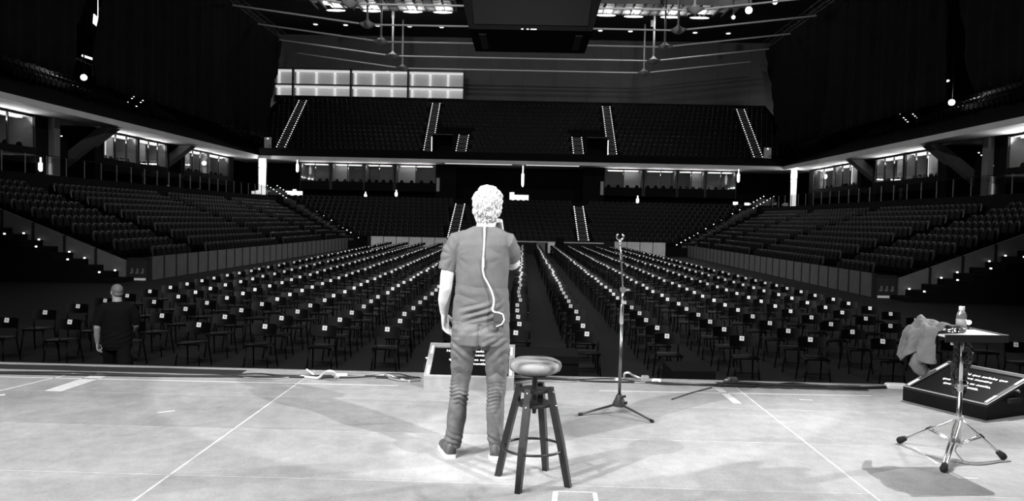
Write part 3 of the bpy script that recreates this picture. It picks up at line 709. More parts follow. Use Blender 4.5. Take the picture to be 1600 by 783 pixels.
# ------------------------------------------------------------------ roof: tie cables, lit baffle, lamps, scoreboard
labs = ['lowest and farthest', 'second lowest', 'third lowest', 'fourth lowest', 'fifth lowest']
for i in range(5):
    Yc = 88-6.5*i; z0 = 18.55; z1 = 20.25; t = thing('tie_cable', 'white roof tie cable with two struts, the %s of them' % labs[i], 'cable', (XC, Yc, z0), 0, 'roof tie cables')
    r = 0.085
    MB().tube([(-25.7, 0, (z1-z0)*0.87), (-13.7, 0, 0), (13.7, 0, 0), (25.7, 0, (z1-z0)*0.87)], r, 8).build('cable', 'cable_steel', t, 'all')
    for s in (-1, 1):
        st = MB().tube([(s*13.7, 0, 0.1), (s*13.7, 0, 23.99-z0)], 0.10, 8).build('strut', 'cable_steel', t, 'all')
        MB().lathe([(0.05, -0.36), (0.3, -0.28), (0.6, -0.06), (0.78, 0.06), (0.5, 0.14), (0.2, 0.34), (0.1, 0.5)], 14, (s*13.7, 0, 0)).build('node', 'cable_steel', t, 'auto')
t = thing('ceiling_baffle', 'pale stepped ceiling baffle above the left half of the hall', 'baffle', (XC, 0, 23.3)); t2 = thing('ceiling_baffle', 'pale stepped ceiling baffle above the right half of the hall', 'baffle', (XC, 0, 23.3))
for tt, sg in ((t, -1), (t2, 1)):
    b = MB()
    for k in range(5): b.b2(sg*7.0, sg*(22.6-k*0.9-(2.0 if k > 3 else 0)), 77.5+k*0.75, 78.25+k*0.75, 0-k*0.03, 0.7)
    b.build('panel', 'roof_light', tt)
    b = MB()
    for k in range(16): b.b2(sg*(7.2+k*0.95), sg*(7.3+k*0.95), 77.4, 81.2, -0.18, -0.02)
    b.build('rib', 'roof', tt)
lampxy = ((525, 10), (582, 12), (645, 14), (692, 16), (947, 23), (990, 26), (1047, 27), (1093, 28))
for i, (px, py) in enumerate(lampxy):
    p = AT(px, py, 80.4)
    t = thing('ceiling_lamp', 'bright lamp under the pale baffle, %s from the %s' % (ORD[i % 4+1], 'left' if i < 4 else 'scoreboard'), 'lamp', (p.x, 80.4, min(p.z, 22.9)), 0, 'baffle lamps')
    MB().ell((0, 0, 0), (1.0, 0.22, 0.09)).build('bulb', 'lamp', t); MB().tube([(0, 0, 0.1), (0, 0, 0.4)], 0.06, 6).build('stem', 'frame_dark', t)
    l = bpy.data.lights.new('lamp_glow', 'POINT'); lo = bpy.data.objects.new('lamp_glow', l); COL.objects.link(lo); lo.location = (p.x, 79.9, min(p.z, 22.9)-0.15); l.energy = 230; l.shadow_soft_size = 0.2
for i, (px, py, r) in enumerate(((1170, 16, 0.34), (1211, 3, 0.24), (1146, 27, 0.18), (508, 3, 0.2))):
    p = AT(px, py, 76.0); t = thing('ceiling_lamp', ['large glaring lamp hung right of the pale baffle', 'glaring lamp at the very top, right of the largest lamp', 'small twinkling lamp just left of the largest lamp', 'small twinkling lamp at the top left end of the baffle'][i], 'lamp', tuple(p))
    MB().ell((0, 0, 0), (r, r, r)).build('bulb', 'lamp', t); MB().tube([(0, 0, r*0.9), (0, 0, 24.0-p.z)], 0.04, 6).build('rod', 'frame_dark', t)
for i, px in enumerate((493, 540, 590, 640, 690, 938, 985, 1086, 1138)):
    p = G(px, 45+(px-800)*0.022, 23.95); o = MB().ell((0, 0, 0), (0.28, 0.28, 0.07)).build('downlight', 'downlight' if 'downlight' in MAT else 'lamp_soft', None, False, (p.x, p.y, 23.95)); tag(o, 'tiny recessed light in the dark roof deck, %s from left' % ORD[i+1], 'light', 'recessed roof lights')
for i, (px, y0, y1) in enumerate(((614, 20, 28), (1019, 30, 42))):
    p = AT(px, y1, 83.5); o = MB().tube([(0, 0, 0), (0, 0, 0.7)], 0.16, 8).build('hanging_lamp', 'cable_steel', None, False, tuple(p)); tag(o, 'short pale tube hanging below the %s baffle' % ('left', 'right')[i], 'tube')
    MB().tube([(0, 0, 0.7), (0, 0, 24.0-p.z)], 0.03, 6).build('rod', 'frame_dark', o)
# centre-hung scoreboard
Yc = 50.0; a = AT(733, 45, Yc); c = AT(926, 49, Yc); cx = (a.x+c.x)/2; hb = (c.x-a.x)/2; dpt = 6.6; zb = (a.z+c.z)/2; h = 3.2
t = thing('scoreboard', 'large black box hung from the roof above the middle of the hall', 'scoreboard', (cx, Yc, zb))
b = MB(); b.hexa([(-hb, 0, 0), (hb, 0, 0), (hb, dpt, 0), (-hb, dpt, 0), (-hb-0.8, -0.5, h), (hb+0.8, -0.5, h), (hb+0.8, dpt+0.5, h), (-hb-0.8, dpt+0.5, h)])
b.b2(-hb-0.8, hb+0.8, -0.5, dpt+0.5, h, 22.5-zb); b.build('body', 'black_box', t)
b = MB(); b.hexa([(-hb*0.92, -0.12, 0.3), (hb*0.92, -0.12, 0.3), (hb*0.92, -0.02, 0.3), (-hb*0.92, -0.02, 0.3), (-hb*0.98, -0.46, h*0.9), (hb*0.98, -0.46, h*0.9), (hb*0.98, -0.3, h*0.9), (-hb*0.98, -0.3, h*0.9)]); b.build('screen', 'score_led', t)
for sx in (-1, 1):
    b = MB(); b.b2(sx*hb*0.80-0.22, sx*hb*0.80+0.22, 1.2, 5.4, -0.08, 0.0); b.build('panel', 'truss', t)
pbl = Vector((0, 0, zb))
for k, xx in enumerate((-0.55, -0.2, 0.05, 0.2, 0.3)): MB().b2(xx-0.07, xx+0.07, -0.06, 0.0, 0.02, 0.07).build('indicator_light', 'lamp_soft', t)
MB().tube([(0, hb, 22.4-pbl.z), (0, hb, 23.98-pbl.z)], 0.3, 8).build('hanger', 'truss', t)

# ------------------------------------------------------------------ chairs on the arena floor
def chair_parts():
    P = {}
    b = MB(); n = 10                      # gently curved backrest; chair faces -y
    f0 = []; 
    rings = []
    for i in range(n+1):
        u = -1+2*i/n; x = u*0.225; yb_ = 0.215-0.035*u*u*1.0; zt = 0.80-0.012*u**4; zb_ = 0.60+0.015*u*u
        rings.append([(x, yb_-0.012, zb_), (x, yb_+0.012-0.012, zb_), (x, yb_+0.047, zt), (x, yb_+0.023, zt)])
    b.loft(rings); P['backrest'] = b.mesh('backrest', 'chair_black', 'auto')
    b = MB(); prof = [(-0.20, -0.22), (0.20, -0.22), (0.225, -0.19), (0.21, 0.19), (0.18, 0.21), (-0.18, 0.21), (-0.21, 0.19), (-0.225, -0.19)]
    b.loft([[(u, v, 0.435) for u, v in prof], [(u*1.01, v*1.01, 0.448) for u, v in prof], [(u*0.96, v*0.96, 0.46) for u, v in prof]]); P['seat'] = b.mesh('seat', 'chair_black', 'auto')
    for s in (-1, 1):
        b = MB(); b.tube([(s*0.185, -0.175, 0.437), (s*0.225, -0.215, 0.0)], [0.016, 0.012], 8); P['front%d' % s] = b.mesh('leg', 'chair_black', 'all')
        b = MB(); b.tube([(s*0.225, 0.27, 0.0), (s*0.20, 0.19, 0.40), (s*0.205, 0.20, 0.52), (s*0.212, 0.215, 0.78)], [0.012, 0.016, 0.016, 0.011], 8); P['rear%d' % s] = b.mesh('leg', 'chair_black', 'all')
    b = MB(); M = Matrix.Rotation(-0.17, 3, 'X')
    b.box((0.0, 0.222, 0.745), (0.082, 0.006, 0.082), 0, M @ Matrix.Rotation(0.06, 3, 'Y')); b.box((0.0, 0.2185, 0.747), (0.026, 0.004, 0.026), 1, M); P['sticker'] = b.mesh('sticker', ['sticker', 'sticker_mark'])
    return P
CP = chair_parts()
ALL = MB(); offs = 0
for k in ('backrest', 'seat', 'front-1', 'front1', 'rear-1', 'rear1'):
    me = CP[k]; ALL.add([tuple(v.co) for v in me.vertices], [tuple(p.vertices) for p in me.polygons])
far_me = ALL.mesh('banquet_chair', 'chair_black', 'auto'); stk = CP['sticker']
STV = [tuple(v.co) for v in stk.vertices]; STF = [tuple(p.vertices) for p in stk.polygons]
FY = 13.75; RY = 1.15
colx = [-9.45, -8.30, -7.12, -5.90, -4.74, -3.60, -2.44, -1.24, -0.08, 1.22, 2.66, 4.02, 5.25, 6.55, 7.80, 8.95]
cmass = MB(); cnt = 0
for r in range(44):
    for c, cx in enumerate(colx):
        y = FY+r*RY+rnd.uniform(-0.05, 0.05); x = cx+rnd.uniform(-0.04, 0.04)+(cx*0.004*r if cx < 0 else -0.002*cx*r); rz = rnd.uniform(-0.05, 0.05)
        if y > Y_FAR-2.2: continue
        if cnt < 300:
            if c <= 8: side = '%s left of the aisle' % ORD[9-c]
            else: side = '%s right of the aisle' % ORD[c-8]
            lab = 'black chair with white square sticker, %s row from the stage, %s' % (ORD[r+1], side); grp = 'black chairs in rows on the arena floor'
            if r < 9:
                t = thing('chair', lab, 'chair', (x, y, FZ), rz, grp)
                for k in ('backrest', 'seat', 'front-1', 'front1', 'rear-1', 'rear1', 'sticker'): mesh_obj({'f': 'leg', 'r': 'leg'}.get(k[0], k), CP[k], t)
            else:
                o = mesh_obj('chair', far_me, None, (x, y, FZ), rz); tag(o, lab, 'chair', grp); mesh_obj('sticker', stk, o)
            cnt += 1
        else:
            M = Matrix.Translation((x, y, FZ)) @ Matrix.Rotation(rz, 4, 'Z')
            cmass.add([M @ Vector(p) for p in ALL.v], ALL.f, 0)
            cmass.add([M @ Vector(p) for p in STV], STF, 1)
o = cmass.build('chair_rows', ['chair_black', 'sticker']); o['kind'] = 'stuff'; tag(o, 'farther rows of black chairs with white stickers toward the far barrier', 'chair')

# ------------------------------------------------------------------ dark boxes on the arena floor
def speaker_box(lab, p0, p1, d, ztop):
    cx = (p0+p1)/2; t = thing('subwoofer', lab, 'speaker', (cx, d, FZ)); wd = abs(p1-p0); h = ztop-FZ
    b = MB(); b.b2(-wd/2, wd/2, 0, 0.7, 0, h); b.build('cabinet', 'black_box', t)
    b = MB(); b.b2(-wd/2+0.05, wd/2-0.05, 0.7, 0.72, 0.05, h-0.05); b.build('grille', 'wall_dark', t)
    b = MB(); b.b2(-wd/2, wd/2, -0.015, 0.0, h-0.1, h); b.build('rim', 'black_box', t)
    return t
speaker_box('dark box on the arena floor just behind the stool', AT(796, 570, 10.3).x, AT(904, 570, 10.3).x, 10.3, AT(850, 556, 10.3).z)
speaker_box('low dark box on the arena floor right of the microphone stand', AT(1050, 585, 10.3).x, AT(1118, 585, 10.3).x, 10.3, AT(1085, 580, 10.3).z)
# road cases at the far end of the floor
for i, (px0, px1, y0, y1, mm) in enumerate(((838, 852, 379, 386, 'barrier'), (868, 881, 372, 386, 'black_box'), (856, 867, 379, 385, 'white_panel'))):
    a = AT(px0, y1, 65.0); c = AT(px1, y0, 65.0); t = thing('road_case', ['low grey case on the floor at the far barrier', 'taller dark case on the floor at the far barrier', 'small white case between the two at the far barrier'][i], 'case', ((a.x+c.x)/2, 65.0, FZ))
    wd = c.x-a.x; h = c.z-FZ; MB().b2(-wd/2, wd/2, 0, 0.5, 0.1, h-0.08).build('body', mm, t); MB().b2(-wd/2-0.01, wd/2+0.01, -0.01, 0.51, h-0.08, h).build('lid', mm, t); MB().b2(-wd/2+0.05, wd/2-0.05, 0.05, 0.45, 0, 0.1).build('casters', 'rubber', t)

# ------------------------------------------------------------------ people
def rot(ax, ay, az): return (Matrix.Rotation(az, 3, 'Z') @ Matrix.Rotation(ay, 3, 'Y') @ Matrix.Rotation(ax, 3, 'X'))
def head(b, c, R, s=1.0):
    """head whose skull centre is c, face towards local +y"""
    c = Vector(c)
    def E(p, r, q=None): b.ell(c+R @ (Vector(p)*s), [k*s for k in r], R if q is None else R @ q, 18, 12)
    E((0, -0.012, 0.018), (0.076, 0.094, 0.094)); E((0, 0.02, -0.03), (0.068, 0.078, 0.085)); E((0, 0.042, -0.085), (0.048, 0.050, 0.045))
    E((0, 0.070, -0.112), (0.024, 0.022, 0.020))
    E((0, 0.098, -0.035), (0.014, 0.022, 0.016)); E((0, 0.088, -0.012), (0.010, 0.018, 0.028), rot(0.35, 0, 0))
    E((0, 0.075, 0.022), (0.056, 0.02, 0.012)); E((0, 0.088, -0.072), (0.022, 0.010, 0.006)); E((0, 0.087, -0.082), (0.020, 0.010, 0.006))
    for sx in (-1, 1):
        E((sx*0.040, 0.062, -0.035), (0.020, 0.022, 0.020)); E((sx*0.079, -0.004, -0.018), (0.009, 0.019, 0.033), rot(0.15, 0, sx*0.45))
def eyes(parent, c, R):
    c = Vector(c)
    for sx in (-1, 1):
        b = MB(); b.ell(c+R @ Vector((sx*0.031, 0.080, 0.0)), (0.012, 0.010, 0.009), R); b.ell(c+R @ Vector((sx*0.031, 0.0885, 0.0)), (0.005, 0.003, 0.005), R, 10, 6, 1)
        b.build('eye', ['eye_white', 'pupil'], parent, 'all')
def hand(b, wr, d, side, nrm, curl=0.5, spread=0.06, thumb=0.6, s=1.0, fist=False):
    """wr wrist point, d direction of the hand, side towards the thumb, nrm palm normal (fingers curl to it)"""
    wr = Vector(wr); d = Vector(d).normalized(); side = (Vector(side)-d*Vector(side).dot(d)).normalized(); nrm = d.cross(side) if d.cross(side).dot(Vector(nrm)) > 0 else -d.cross(side)
    def P(a, t, n_): return wr+d*a*s+side*t*s+nrm*n_*s
    n = 12; rings = []
    for a, hw, ht in ((-0.01, 0.026, 0.019), (0.02, 0.034, 0.018), (0.055, 0.041, 0.016), (0.09, 0.041, 0.013), (0.098, 0.036, 0.009)):
        rings.append([P(a, hw*math.cos(2*PI*k/n), ht*math.sin(2*PI*k/n)) for k in range(n)])
    b.loft(rings)
    for i, (t, L) in enumerate(((0.030, 0.072), (0.010, 0.080), (-0.011, 0.074), (-0.031, 0.058))):
        p = P(0.085+(-0.006 if i in (0, 3) else 0), t, 0); ang = 0.1; dirv = d; pts = [p-d*0.02*s]; rr = [0.0088*s]
        sp = t*spread*12
        for j, f in enumerate((0.0, 0.45, 0.75, 1.0)):
            if j:
                ang = curl*(0.6+0.75*j)*(1.0+0.08*i); seg = L*s*(f-(0.0, 0.45, 0.75)[j-1])
                dv = d*math.cos(ang)+nrm*math.sin(ang)+side*sp*0.3*math.cos(ang); p = p+dv.normalized()*seg
            pts.append(p); rr.append((0.0092, 0.0086, 0.0078, 0.0066)[j]*s)
        b.tube(pts, rr, 9)
        b.ell(pts[-1], (0.0066*s,)*3, None, 8, 6)
    p0 = P(0.022, 0.026, 0.004); p1 = P(0.050, 0.050, 0.012+0.02*thumb); p2 = P(0.078, 0.056-0.02*thumb, 0.018+0.035*thumb); p3 = P(0.098, 0.050-0.035*thumb, 0.02+0.04*thumb)
    b.tube([p0, p1, p2, p3], [0.014*s, 0.0115*s, 0.010*s, 0.0075*s], 9); b.ell(p3, (0.0075*s,)*3, None, 8, 6)
def ring(z, cx, rx, cy, ry, n=28, e=2.3):
    out = []
    for k in range(n):
        a = 2*PI*k/n; c, s = math.cos(a), math.sin(a)
        out.append(Vector((cx+rx*abs(c)**(2/e)*(1 if c > 0 else -1), cy+ry*abs(s)**(2/e)*(1 if s > 0 else -1), z)))
    return out
def fold(z, z0, w): return math.exp(-((z-z0)/w)**2)
def nz(p, s, seed=0.0): return noise.noise(Vector((p.x*s+seed, p.y*s, p.z*s+seed*0.3)))

# the man on the stage
man = thing('person', 'man seen from behind in grey t-shirt and jeans, hand raised to his chin', 'person', (-0.271, 4.95, 0)); man.scale = (0.974,)*3
HC = (0.040, 0.025, 1.672); HR = rot(0.10, 0.05, -0.25)
b = MB()
head(b, HC, HR, 1.03)
b.tube([(0.02, -0.01, 1.44), (0.024, 0.0, 1.52), (0.034, 0.012, 1.60)], [0.078, 0.064, 0.062], 16)
b.loft([ring(z, cx, rx, 0.0, ry) for z, cx, rx, ry in ((0.86, 0.007, 0.165, 0.105), (1.0, 0.006, 0.155, 0.105), (1.2, 0.006, 0.155, 0.105), (1.36, 0.008, 0.17, 0.105), (1.45, 0.01, 0.15, 0.08), (1.50, 0.016, 0.08, 0.06))])
LA = [(-0.150, 0, 1.42), (-0.195, -0.005, 1.33), (-0.222, -0.015, 1.20), (-0.229, -0.012, 1.125), (-0.243, 0.035, 1.04), (-0.248, 0.085, 0.955), (-0.247, 0.095, 0.935)]
b.tube(LA, [0.06, 0.052, 0.047, 0.043, 0.043, 0.030, 0.027], 14)
hand(b, (-0.247, 0.095, 0.935), (0.10, 0.16, -0.98), (0.35, 0.85, 0.1), (1, -0.2, 0), curl=0.33, thumb=0.35, s=1.08)
RA = [(0.165, 0.0, 1.42), (0.195, 0.05, 1.355), (0.212, 0.12, 1.285), (0.212, 0.155, 1.268), (0.190, 0.170, 1.33), (0.138, 0.155, 1.455), (0.124, 0.148, 1.49)]
b.tube(RA, [0.06, 0.053, 0.048, 0.043, 0.044, 0.033, 0.030], 14)
hand(b, (0.124, 0.148, 1.49), (-0.10, -0.16, 0.95), (-0.3, 0.9, 0.0), (-0.8, -0.2, -0.3), curl=0.75, thumb=0.6, s=1.0)
for pts, rr in (([(-0.085, 0, 0.90), (-0.11, 0.0, 0.66), (-0.13, 0.015, 0.48), (-0.14, -0.01, 0.30), (-0.158, -0.02, 0.09), (-0.158, -0.005, 0.04)], [0.085, 0.07, 0.05, 0.048, 0.036, 0.035]),
                ([(0.10, 0, 0.90), (0.118, 0.0, 0.66), (0.118, 0.015, 0.48), (0.117, -0.01, 0.30), (0.126, -0.02, 0.09), (0.128, -0.005, 0.04)], [0.085, 0.07, 0.05, 0.048, 0.036, 0.035])):
    b.tube(pts, rr, 14)
body = b.build('body', 'skin', man); remesh(body, 0.006, 3, 0.5)
eyes(man, HC, HR)
# hair: wavy cap with strands
b = MB(); c0 = Vector(HC)
b.ell(c0+HR @ Vector((0, -0.020, 0.026)), (0.088, 0.106, 0.100), HR, 28, 18)
b.ell(c0+HR @ Vector((0, -0.036, -0.020)), (0.083, 0.086, 0.082), HR, 24, 14); b.ell(c0+HR @ Vector((0, -0.050, -0.055)), (0.072, 0.060, 0.058), HR, 24, 14)
hair = b.build('hair', 'hair', man)
def hd(p, n): 
    q = HR.inverted() @ (p-c0)
    d = 0.008*nz(p, 26)+0.006*abs(nz(p, 55, 5))
    if q.y > 0.055 or (q.y > 0.02 and q.z < 0.02): d -= 0.03          # open face
    return d
remesh(hair, 0.005, 4, 0.5, hd)
b = MB(); rh = random.Random(4); hv = [(v.co.copy(), v.normal.copy()) for v in hair.data.vertices]
for k in range(2400):
    p, n = hv[rh.randrange(len(hv))]; q = HR.inverted() @ (p-c0)
    if q.y > 0.045 or (q.y > 0.0 and q.z < 0.0): continue
    dn = Vector((rh.uniform(-0.7, 0.7), -0.2, -1)); dn = (dn-n*dn.dot(n)).normalized(); sw = n.cross(dn)*rh.uniform(-1, 1)
    L = rh.uniform(0.018, 0.036); pts = [p-n*0.002]
    for j in range(1, 4): pts.append(p+dn*L*j/3+n*(0.004+0.003*math.sin(j*1.2))+sw*0.008*math.sin(j*1.7))
    b.tube(pts, [0.0022, 0.0026, 0.0020, 0.0006], 4, 1 if k % 4 == 1 else 0)
mat('hair_grey', 0.36, 0.5); b.build('hair_strands', ['hair', 'hair_grey'], man, 'all')
# t-shirt
b = MB()
T = [(1.535, -0.052, 0.094, -0.002, 0.066), (1.512, -0.100, 0.146, 0.0, 0.078), (1.478, -0.158, 0.190, 0.0, 0.090), (1.415, -0.180, 0.200, 0.0, 0.112), (1.33, -0.172, 0.186, 0.005, 0.126),
     (1.16, -0.168, 0.180, 0.012, 0.130), (1.036, -0.179, 0.192, 0.02, 0.138), (0.952, -0.187, 0.199, 0.015, 0.142), (0.900, -0.184, 0.200, 0.01, 0.140)]
b.loft([ring(z, (a+c)/2, (c-a)/2, cy, ry, 36) for z, a, c, cy, ry in T])
b.tube([(-0.10, 0, 1.44), (-0.155, 0, 1.425), (-0.192, -0.003, 1.36), (-0.217, -0.006, 1.27), (-0.226, -0.008, 1.235)], [0.07, 0.078, 0.068, 0.062, 0.061], 18)
b.tube([(0.10, 0.0, 1.44), (0.163, 0.008, 1.425), (0.188, 0.04, 1.37), (0.200, 0.075, 1.325)], [0.07, 0.080, 0.072, 0.065], 18)
shirt = b.build('t_shirt', 'shirt', man)
def crease(t, wl, p, sc, sd_):
    """sharp valleys between soft ridges, wandering and fading in and out"""
    ph = t/wl+0.9*nz(p, sc, sd_); a = abs((ph % 1.0)-0.5)*2
    return (a**0.6-0.62)*max(0.0, 0.35+1.3*nz(p, sc*1.3, sd_+7))
def sd(p, n):
    d = 0.005*nz(p, 7)+0.0012*nz(p, 24, 3)
    inb = 1.0 if -0.20 < p.x < 0.21 and p.z < 1.2 else 0.0
    # bunched folds above the hem, rising to the right
    d += inb*0.028*crease(p.z-0.35*p.x-0.25*p.x*p.x*5, 0.050, p, 4.5, 2)*fold(p.z, 0.965+0.12*p.x, 0.065)
    # long drag lines across the small of the back
    d += inb*0.018*crease(p.z-0.12*p.x, 0.085, p, 3.5, 8)*fold(p.z, 1.08+0.1*p.x, 0.08)
    # armpit folds fanning from the sleeve seams
    for sx, ax in ((-1, -0.172), (1, 0.175)):
        dx = (p.x-ax)*-sx; dz = p.z-1.345; rr = math.hypot(dx, dz); th = math.atan2(dz, dx)
        d += 0.008*min(1, rr/0.06)**2*crease(th*0.12, 0.075, p, 4, 5+sx)*math.exp(-((rr-0.08)/0.05)**2)
    # sleeve seam
    return d
remesh(shirt, 0.005, 4, 0.5, sd)
# trousers
b = MB()
b.loft([ring(z, cx, rx, cy, ry, 32) for z, cx, rx, cy, ry in ((0.945, 0.006, 0.178, 0.01, 0.122), (0.90, 0.005, 0.190, 0.0, 0.132), (0.83, 0.007, 0.196, -0.012, 0.142), (0.76, 0.006, 0.194, -0.012, 0.135), (0.725, 0.006, 0.185, 0.0, 0.11))])
for L in ([(0.80, -0.096, 0.094, -0.008, 0.122), (0.735, -0.102, 0.089, -0.006, 0.112), (0.657, -0.110, 0.079, 0.0, 0.098), (0.57, -0.117, 0.070, 0.008, 0.084), (0.488, -0.125, 0.064, 0.012, 0.073), (0.40, -0.132, 0.061, 0.0, 0.070), (0.32, -0.137, 0.061, -0.012, 0.070), (0.194, -0.148, 0.060, -0.014, 0.066), (0.135, -0.157, 0.060, -0.010, 0.066), (0.105, -0.162, 0.058, -0.008, 0.066), (0.062, -0.160, 0.050, -0.005, 0.060)],
          [(0.80, 0.108, 0.094, -0.008, 0.122), (0.735, 0.113, 0.089, -0.006, 0.112), (0.657, 0.118, 0.081, 0.0, 0.098), (0.57, 0.118, 0.073, 0.008, 0.084), (0.488, 0.118, 0.065, 0.012, 0.073), (0.40, 0.116, 0.060, 0.0, 0.070), (0.32, 0.115, 0.060, -0.012, 0.070), (0.194, 0.117, 0.057, -0.014, 0.066), (0.135, 0.122, 0.057, -0.010, 0.066), (0.105, 0.126, 0.057, -0.008, 0.066), (0.062, 0.129, 0.048, -0.005, 0.060)]):
    b.loft([ring(z, cx, rx, cy, ry, 24) for z, cx, rx, cy, ry in L])
tr = b.build('jeans', 'jeans', man)
def td(p, n):
    d = 0.005*nz(p, 9)+0.0015*nz(p, 30, 2)
    lx = -0.125 if p.x < 0.0 else 0.118
    # stacked creases behind the knees
    d += 0.018*crease(p.z+0.35*abs(p.x-lx), 0.028, p, 6, 4)*fold(p.z, 0.42, 0.085)
    # drag folds under the seat, pulled to the crotch
    d += 0.030*crease(p.z-0.75*abs(p.x-0.006), 0.065, p, 5, 6)*fold(p.z, 0.74, 0.07)*min(1, abs(p.x-0.006)/0.05)
    d += 0.020*crease(p.z+0.9*abs(p.x-lx), 0.11, p, 4, 9)*fold(p.z, 0.60, 0.07)
    d += 0.02*crease(p.z+0.5*(p.x-lx), 0.045, p, 7, 1)*fold(p.z, 0.12, 0.045)
    d += 0.010*crease(p.z-0.3*p.x, 0.06, p, 5, 3)*fold(p.z, 0.87, 0.04)
    d += 0.008*crease(p.x*0.8+p.z*0.3, 0.06, p, 4, 12)*fold(p.z, 0.26, 0.10)
    # centre seam groove
    d -= 0.014*math.exp(-((p.x-0.006)/0.012)**2)*(1 if 0.72 < p.z < 0.90 and p.y < 0 else 0)
    return d
remesh(tr, 0.005, 3, 0.5, td)
# shoes
def shoe(parent, heel, ang, s=1.0):
    d = Vector((math.sin(ang), math.cos(ang), 0)); sd_ = Vector((d.y, -d.x, 0)); h0 = Vector(heel)
    n = 16
    def R(a, hw, ht, zb):
        out = []
        for k in range(n):
            q = 2*PI*k/n; c, s_ = math.cos(q), math.sin(q); out.append(h0+d*a*s+sd_*hw*c*s+Vector((0, 0, zb+(ht if s_ > 0 else 0.012)*(abs(s_)**0.8)*(1 if s_ > 0 else -1)))) 
        return out
    b = MB(); b.loft([R(0.0, 0.022, 0.055, 0.03), R(0.012, 0.034, 0.075, 0.03), R(0.06, 0.040, 0.078, 0.03), R(0.11, 0.042, 0.066, 0.03), R(0.17, 0.048, 0.045, 0.03), R(0.23, 0.048, 0.034, 0.03), R(0.27, 0.036, 0.026, 0.03), R(0.288, 0.015, 0.016, 0.03)])
    o = b.build('shoe', 'shoe', parent, 'all')
    b = MB(); pl = [(-0.004, 0.0), (0.0, 0.026), (0.02, 0.040), (0.07, 0.043), (0.12, 0.045), (0.18, 0.052), (0.23, 0.052), (0.272, 0.038), (0.292, 0.012)]
    poly = [(a, hw) for a, hw in pl]+[(a, -hw) for a, hw in reversed(pl[1:])]
    b.loft([[h0+d*a*s+sd_*hw*s+Vector((0, 0, z)) for a, hw in poly] for z in (0.0, 0.026)]); b.build('sole', 'shoe_sole', o)
    return o
shoe(man, (-0.165, -0.075, 0), -0.27, 1.02); shoe(man, (0.118, -0.085, 0), 0.12, 1.02)
# in-ear cable and pack
pk = MB(); pk.box((0.128, -0.158, 0.935), (0.066, 0.026, 0.095)); pk.box((0.128, -0.172, 0.95), (0.05, 0.006, 0.05)); pk.tube([(0.105, -0.155, 0.98), (0.105, -0.157, 1.03)], 0.004, 6)
pko = pk.build('radio_pack', 'pack', man)
pa = [(0.026, -0.073, 1.56), (0.022, -0.086, 1.53), (0.024, -0.104, 1.46), (0.022, -0.121, 1.38), (0.018, -0.128, 1.29), (0.026, -0.131, 1.22), (0.058, -0.133, 1.16), (0.085, -0.133, 1.10), (0.095, -0.133, 1.05), (0.088, -0.146, 1.0), (0.105, -0.158, 0.985), (0.128, -0.168, 0.985)]
MB().tube(smooth_path(pa), 0.0055, 8).build('cable', 'cord_white', pko, 'all')
MB().tube([(0.128, -0.168, 0.985), (0.155, -0.172, 0.975), (0.165, -0.175, 0.94), (0.15, -0.178, 0.91), (0.115, -0.172, 0.895)], 0.0042, 8).build('cable', 'cord_white', pko, 'all')
MB().box((0.020, -0.131, 1.30), (0.014, 0.010, 0.06)).build('cable_splitter', 'cord_white', pko)

# the man crossing the arena floor
wk = thing('person', 'man in dark t-shirt and shorts walking along the arena floor below the stage', 'person', (AT(183, 470, 11.4).x, 11.4, FZ), 0.35)
WH = (-0.01, 0.02, 1.59); WR = rot(-0.1, 0, 0.55)
b = MB(); head(b, WH, WR, 1.02); b.tube([(0, 0, 1.36), (0, 0.0, 1.44), (-0.003, 0.01, 1.52)], [0.085, 0.07, 0.064], 14)
b.loft([ring(z, 0, rx, 0.0, ry) for z, rx, ry in ((0.80, 0.17, 0.12), (0.95, 0.17, 0.13), (1.15, 0.17, 0.12), (1.30, 0.18, 0.11), (1.38, 0.16, 0.085), (1.43, 0.08, 0.06))])
b.tube([(-0.16, 0, 1.35), (-0.24, -0.02, 1.22), (-0.262, -0.03, 1.06), (-0.272, 0.03, 0.92), (-0.272, 0.06, 0.83), (-0.272, 0.065, 0.81)], [0.065, 0.055, 0.047, 0.044, 0.032, 0.029], 12)
hand(b, (-0.272, 0.065, 0.81), (0.05, 0.12, -1), (0.3, 1, 0), (1, -0.2, 0), 0.35, thumb=0.35, s=1.05)
b.tube([(0.16, 0, 1.35), (0.24, 0.03, 1.22), (0.25, 0.07, 1.07), (0.22, 0.17, 0.98), (0.18, 0.24, 0.93), (0.17, 0.25, 0.92)], [0.065, 0.055, 0.047, 0.043, 0.032, 0.029], 12)
hand(b, (0.17, 0.25, 0.92), (-0.4, 0.8, -0.3), (-0.3, 0.2, 0.9), (-0.6, -0.5, 0), 0.45, thumb=0.4)
b.tube([(-0.09, 0, 0.85), (-0.10, 0.10, 0.62), (-0.10, 0.15, 0.47), (-0.10, 0.10, 0.25), (-0.10, 0.08, 0.09), (-0.10, 0.085, 0.06)], [0.09, 0.075, 0.056, 0.055, 0.038, 0.036], 12)
b.tube([(0.09, 0, 0.85), (0.10, -0.04, 0.64), (0.11, -0.08, 0.49), (0.12, -0.20, 0.32), (0.125, -0.28, 0.21), (0.125, -0.29, 0.18)], [0.09, 0.078, 0.060, 0.062, 0.040, 0.036], 12)
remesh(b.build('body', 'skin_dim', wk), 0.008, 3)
eyes(wk, WH, WR)
b = MB(); b.ell(Vector(WH)+WR @ Vector((0, -0.018, 0.022)), (0.082, 0.098, 0.092), WR, 24, 16); b.ell(Vector(WH)+WR @ Vector((0, -0.05, -0.04)), (0.066, 0.052, 0.05), WR, 20, 12)
def hd2(p, n):
    q = WR.inverted() @ (p-Vector(WH)); return 0.002*nz(p, 60)-(0.03 if q.y > 0.04 else 0)
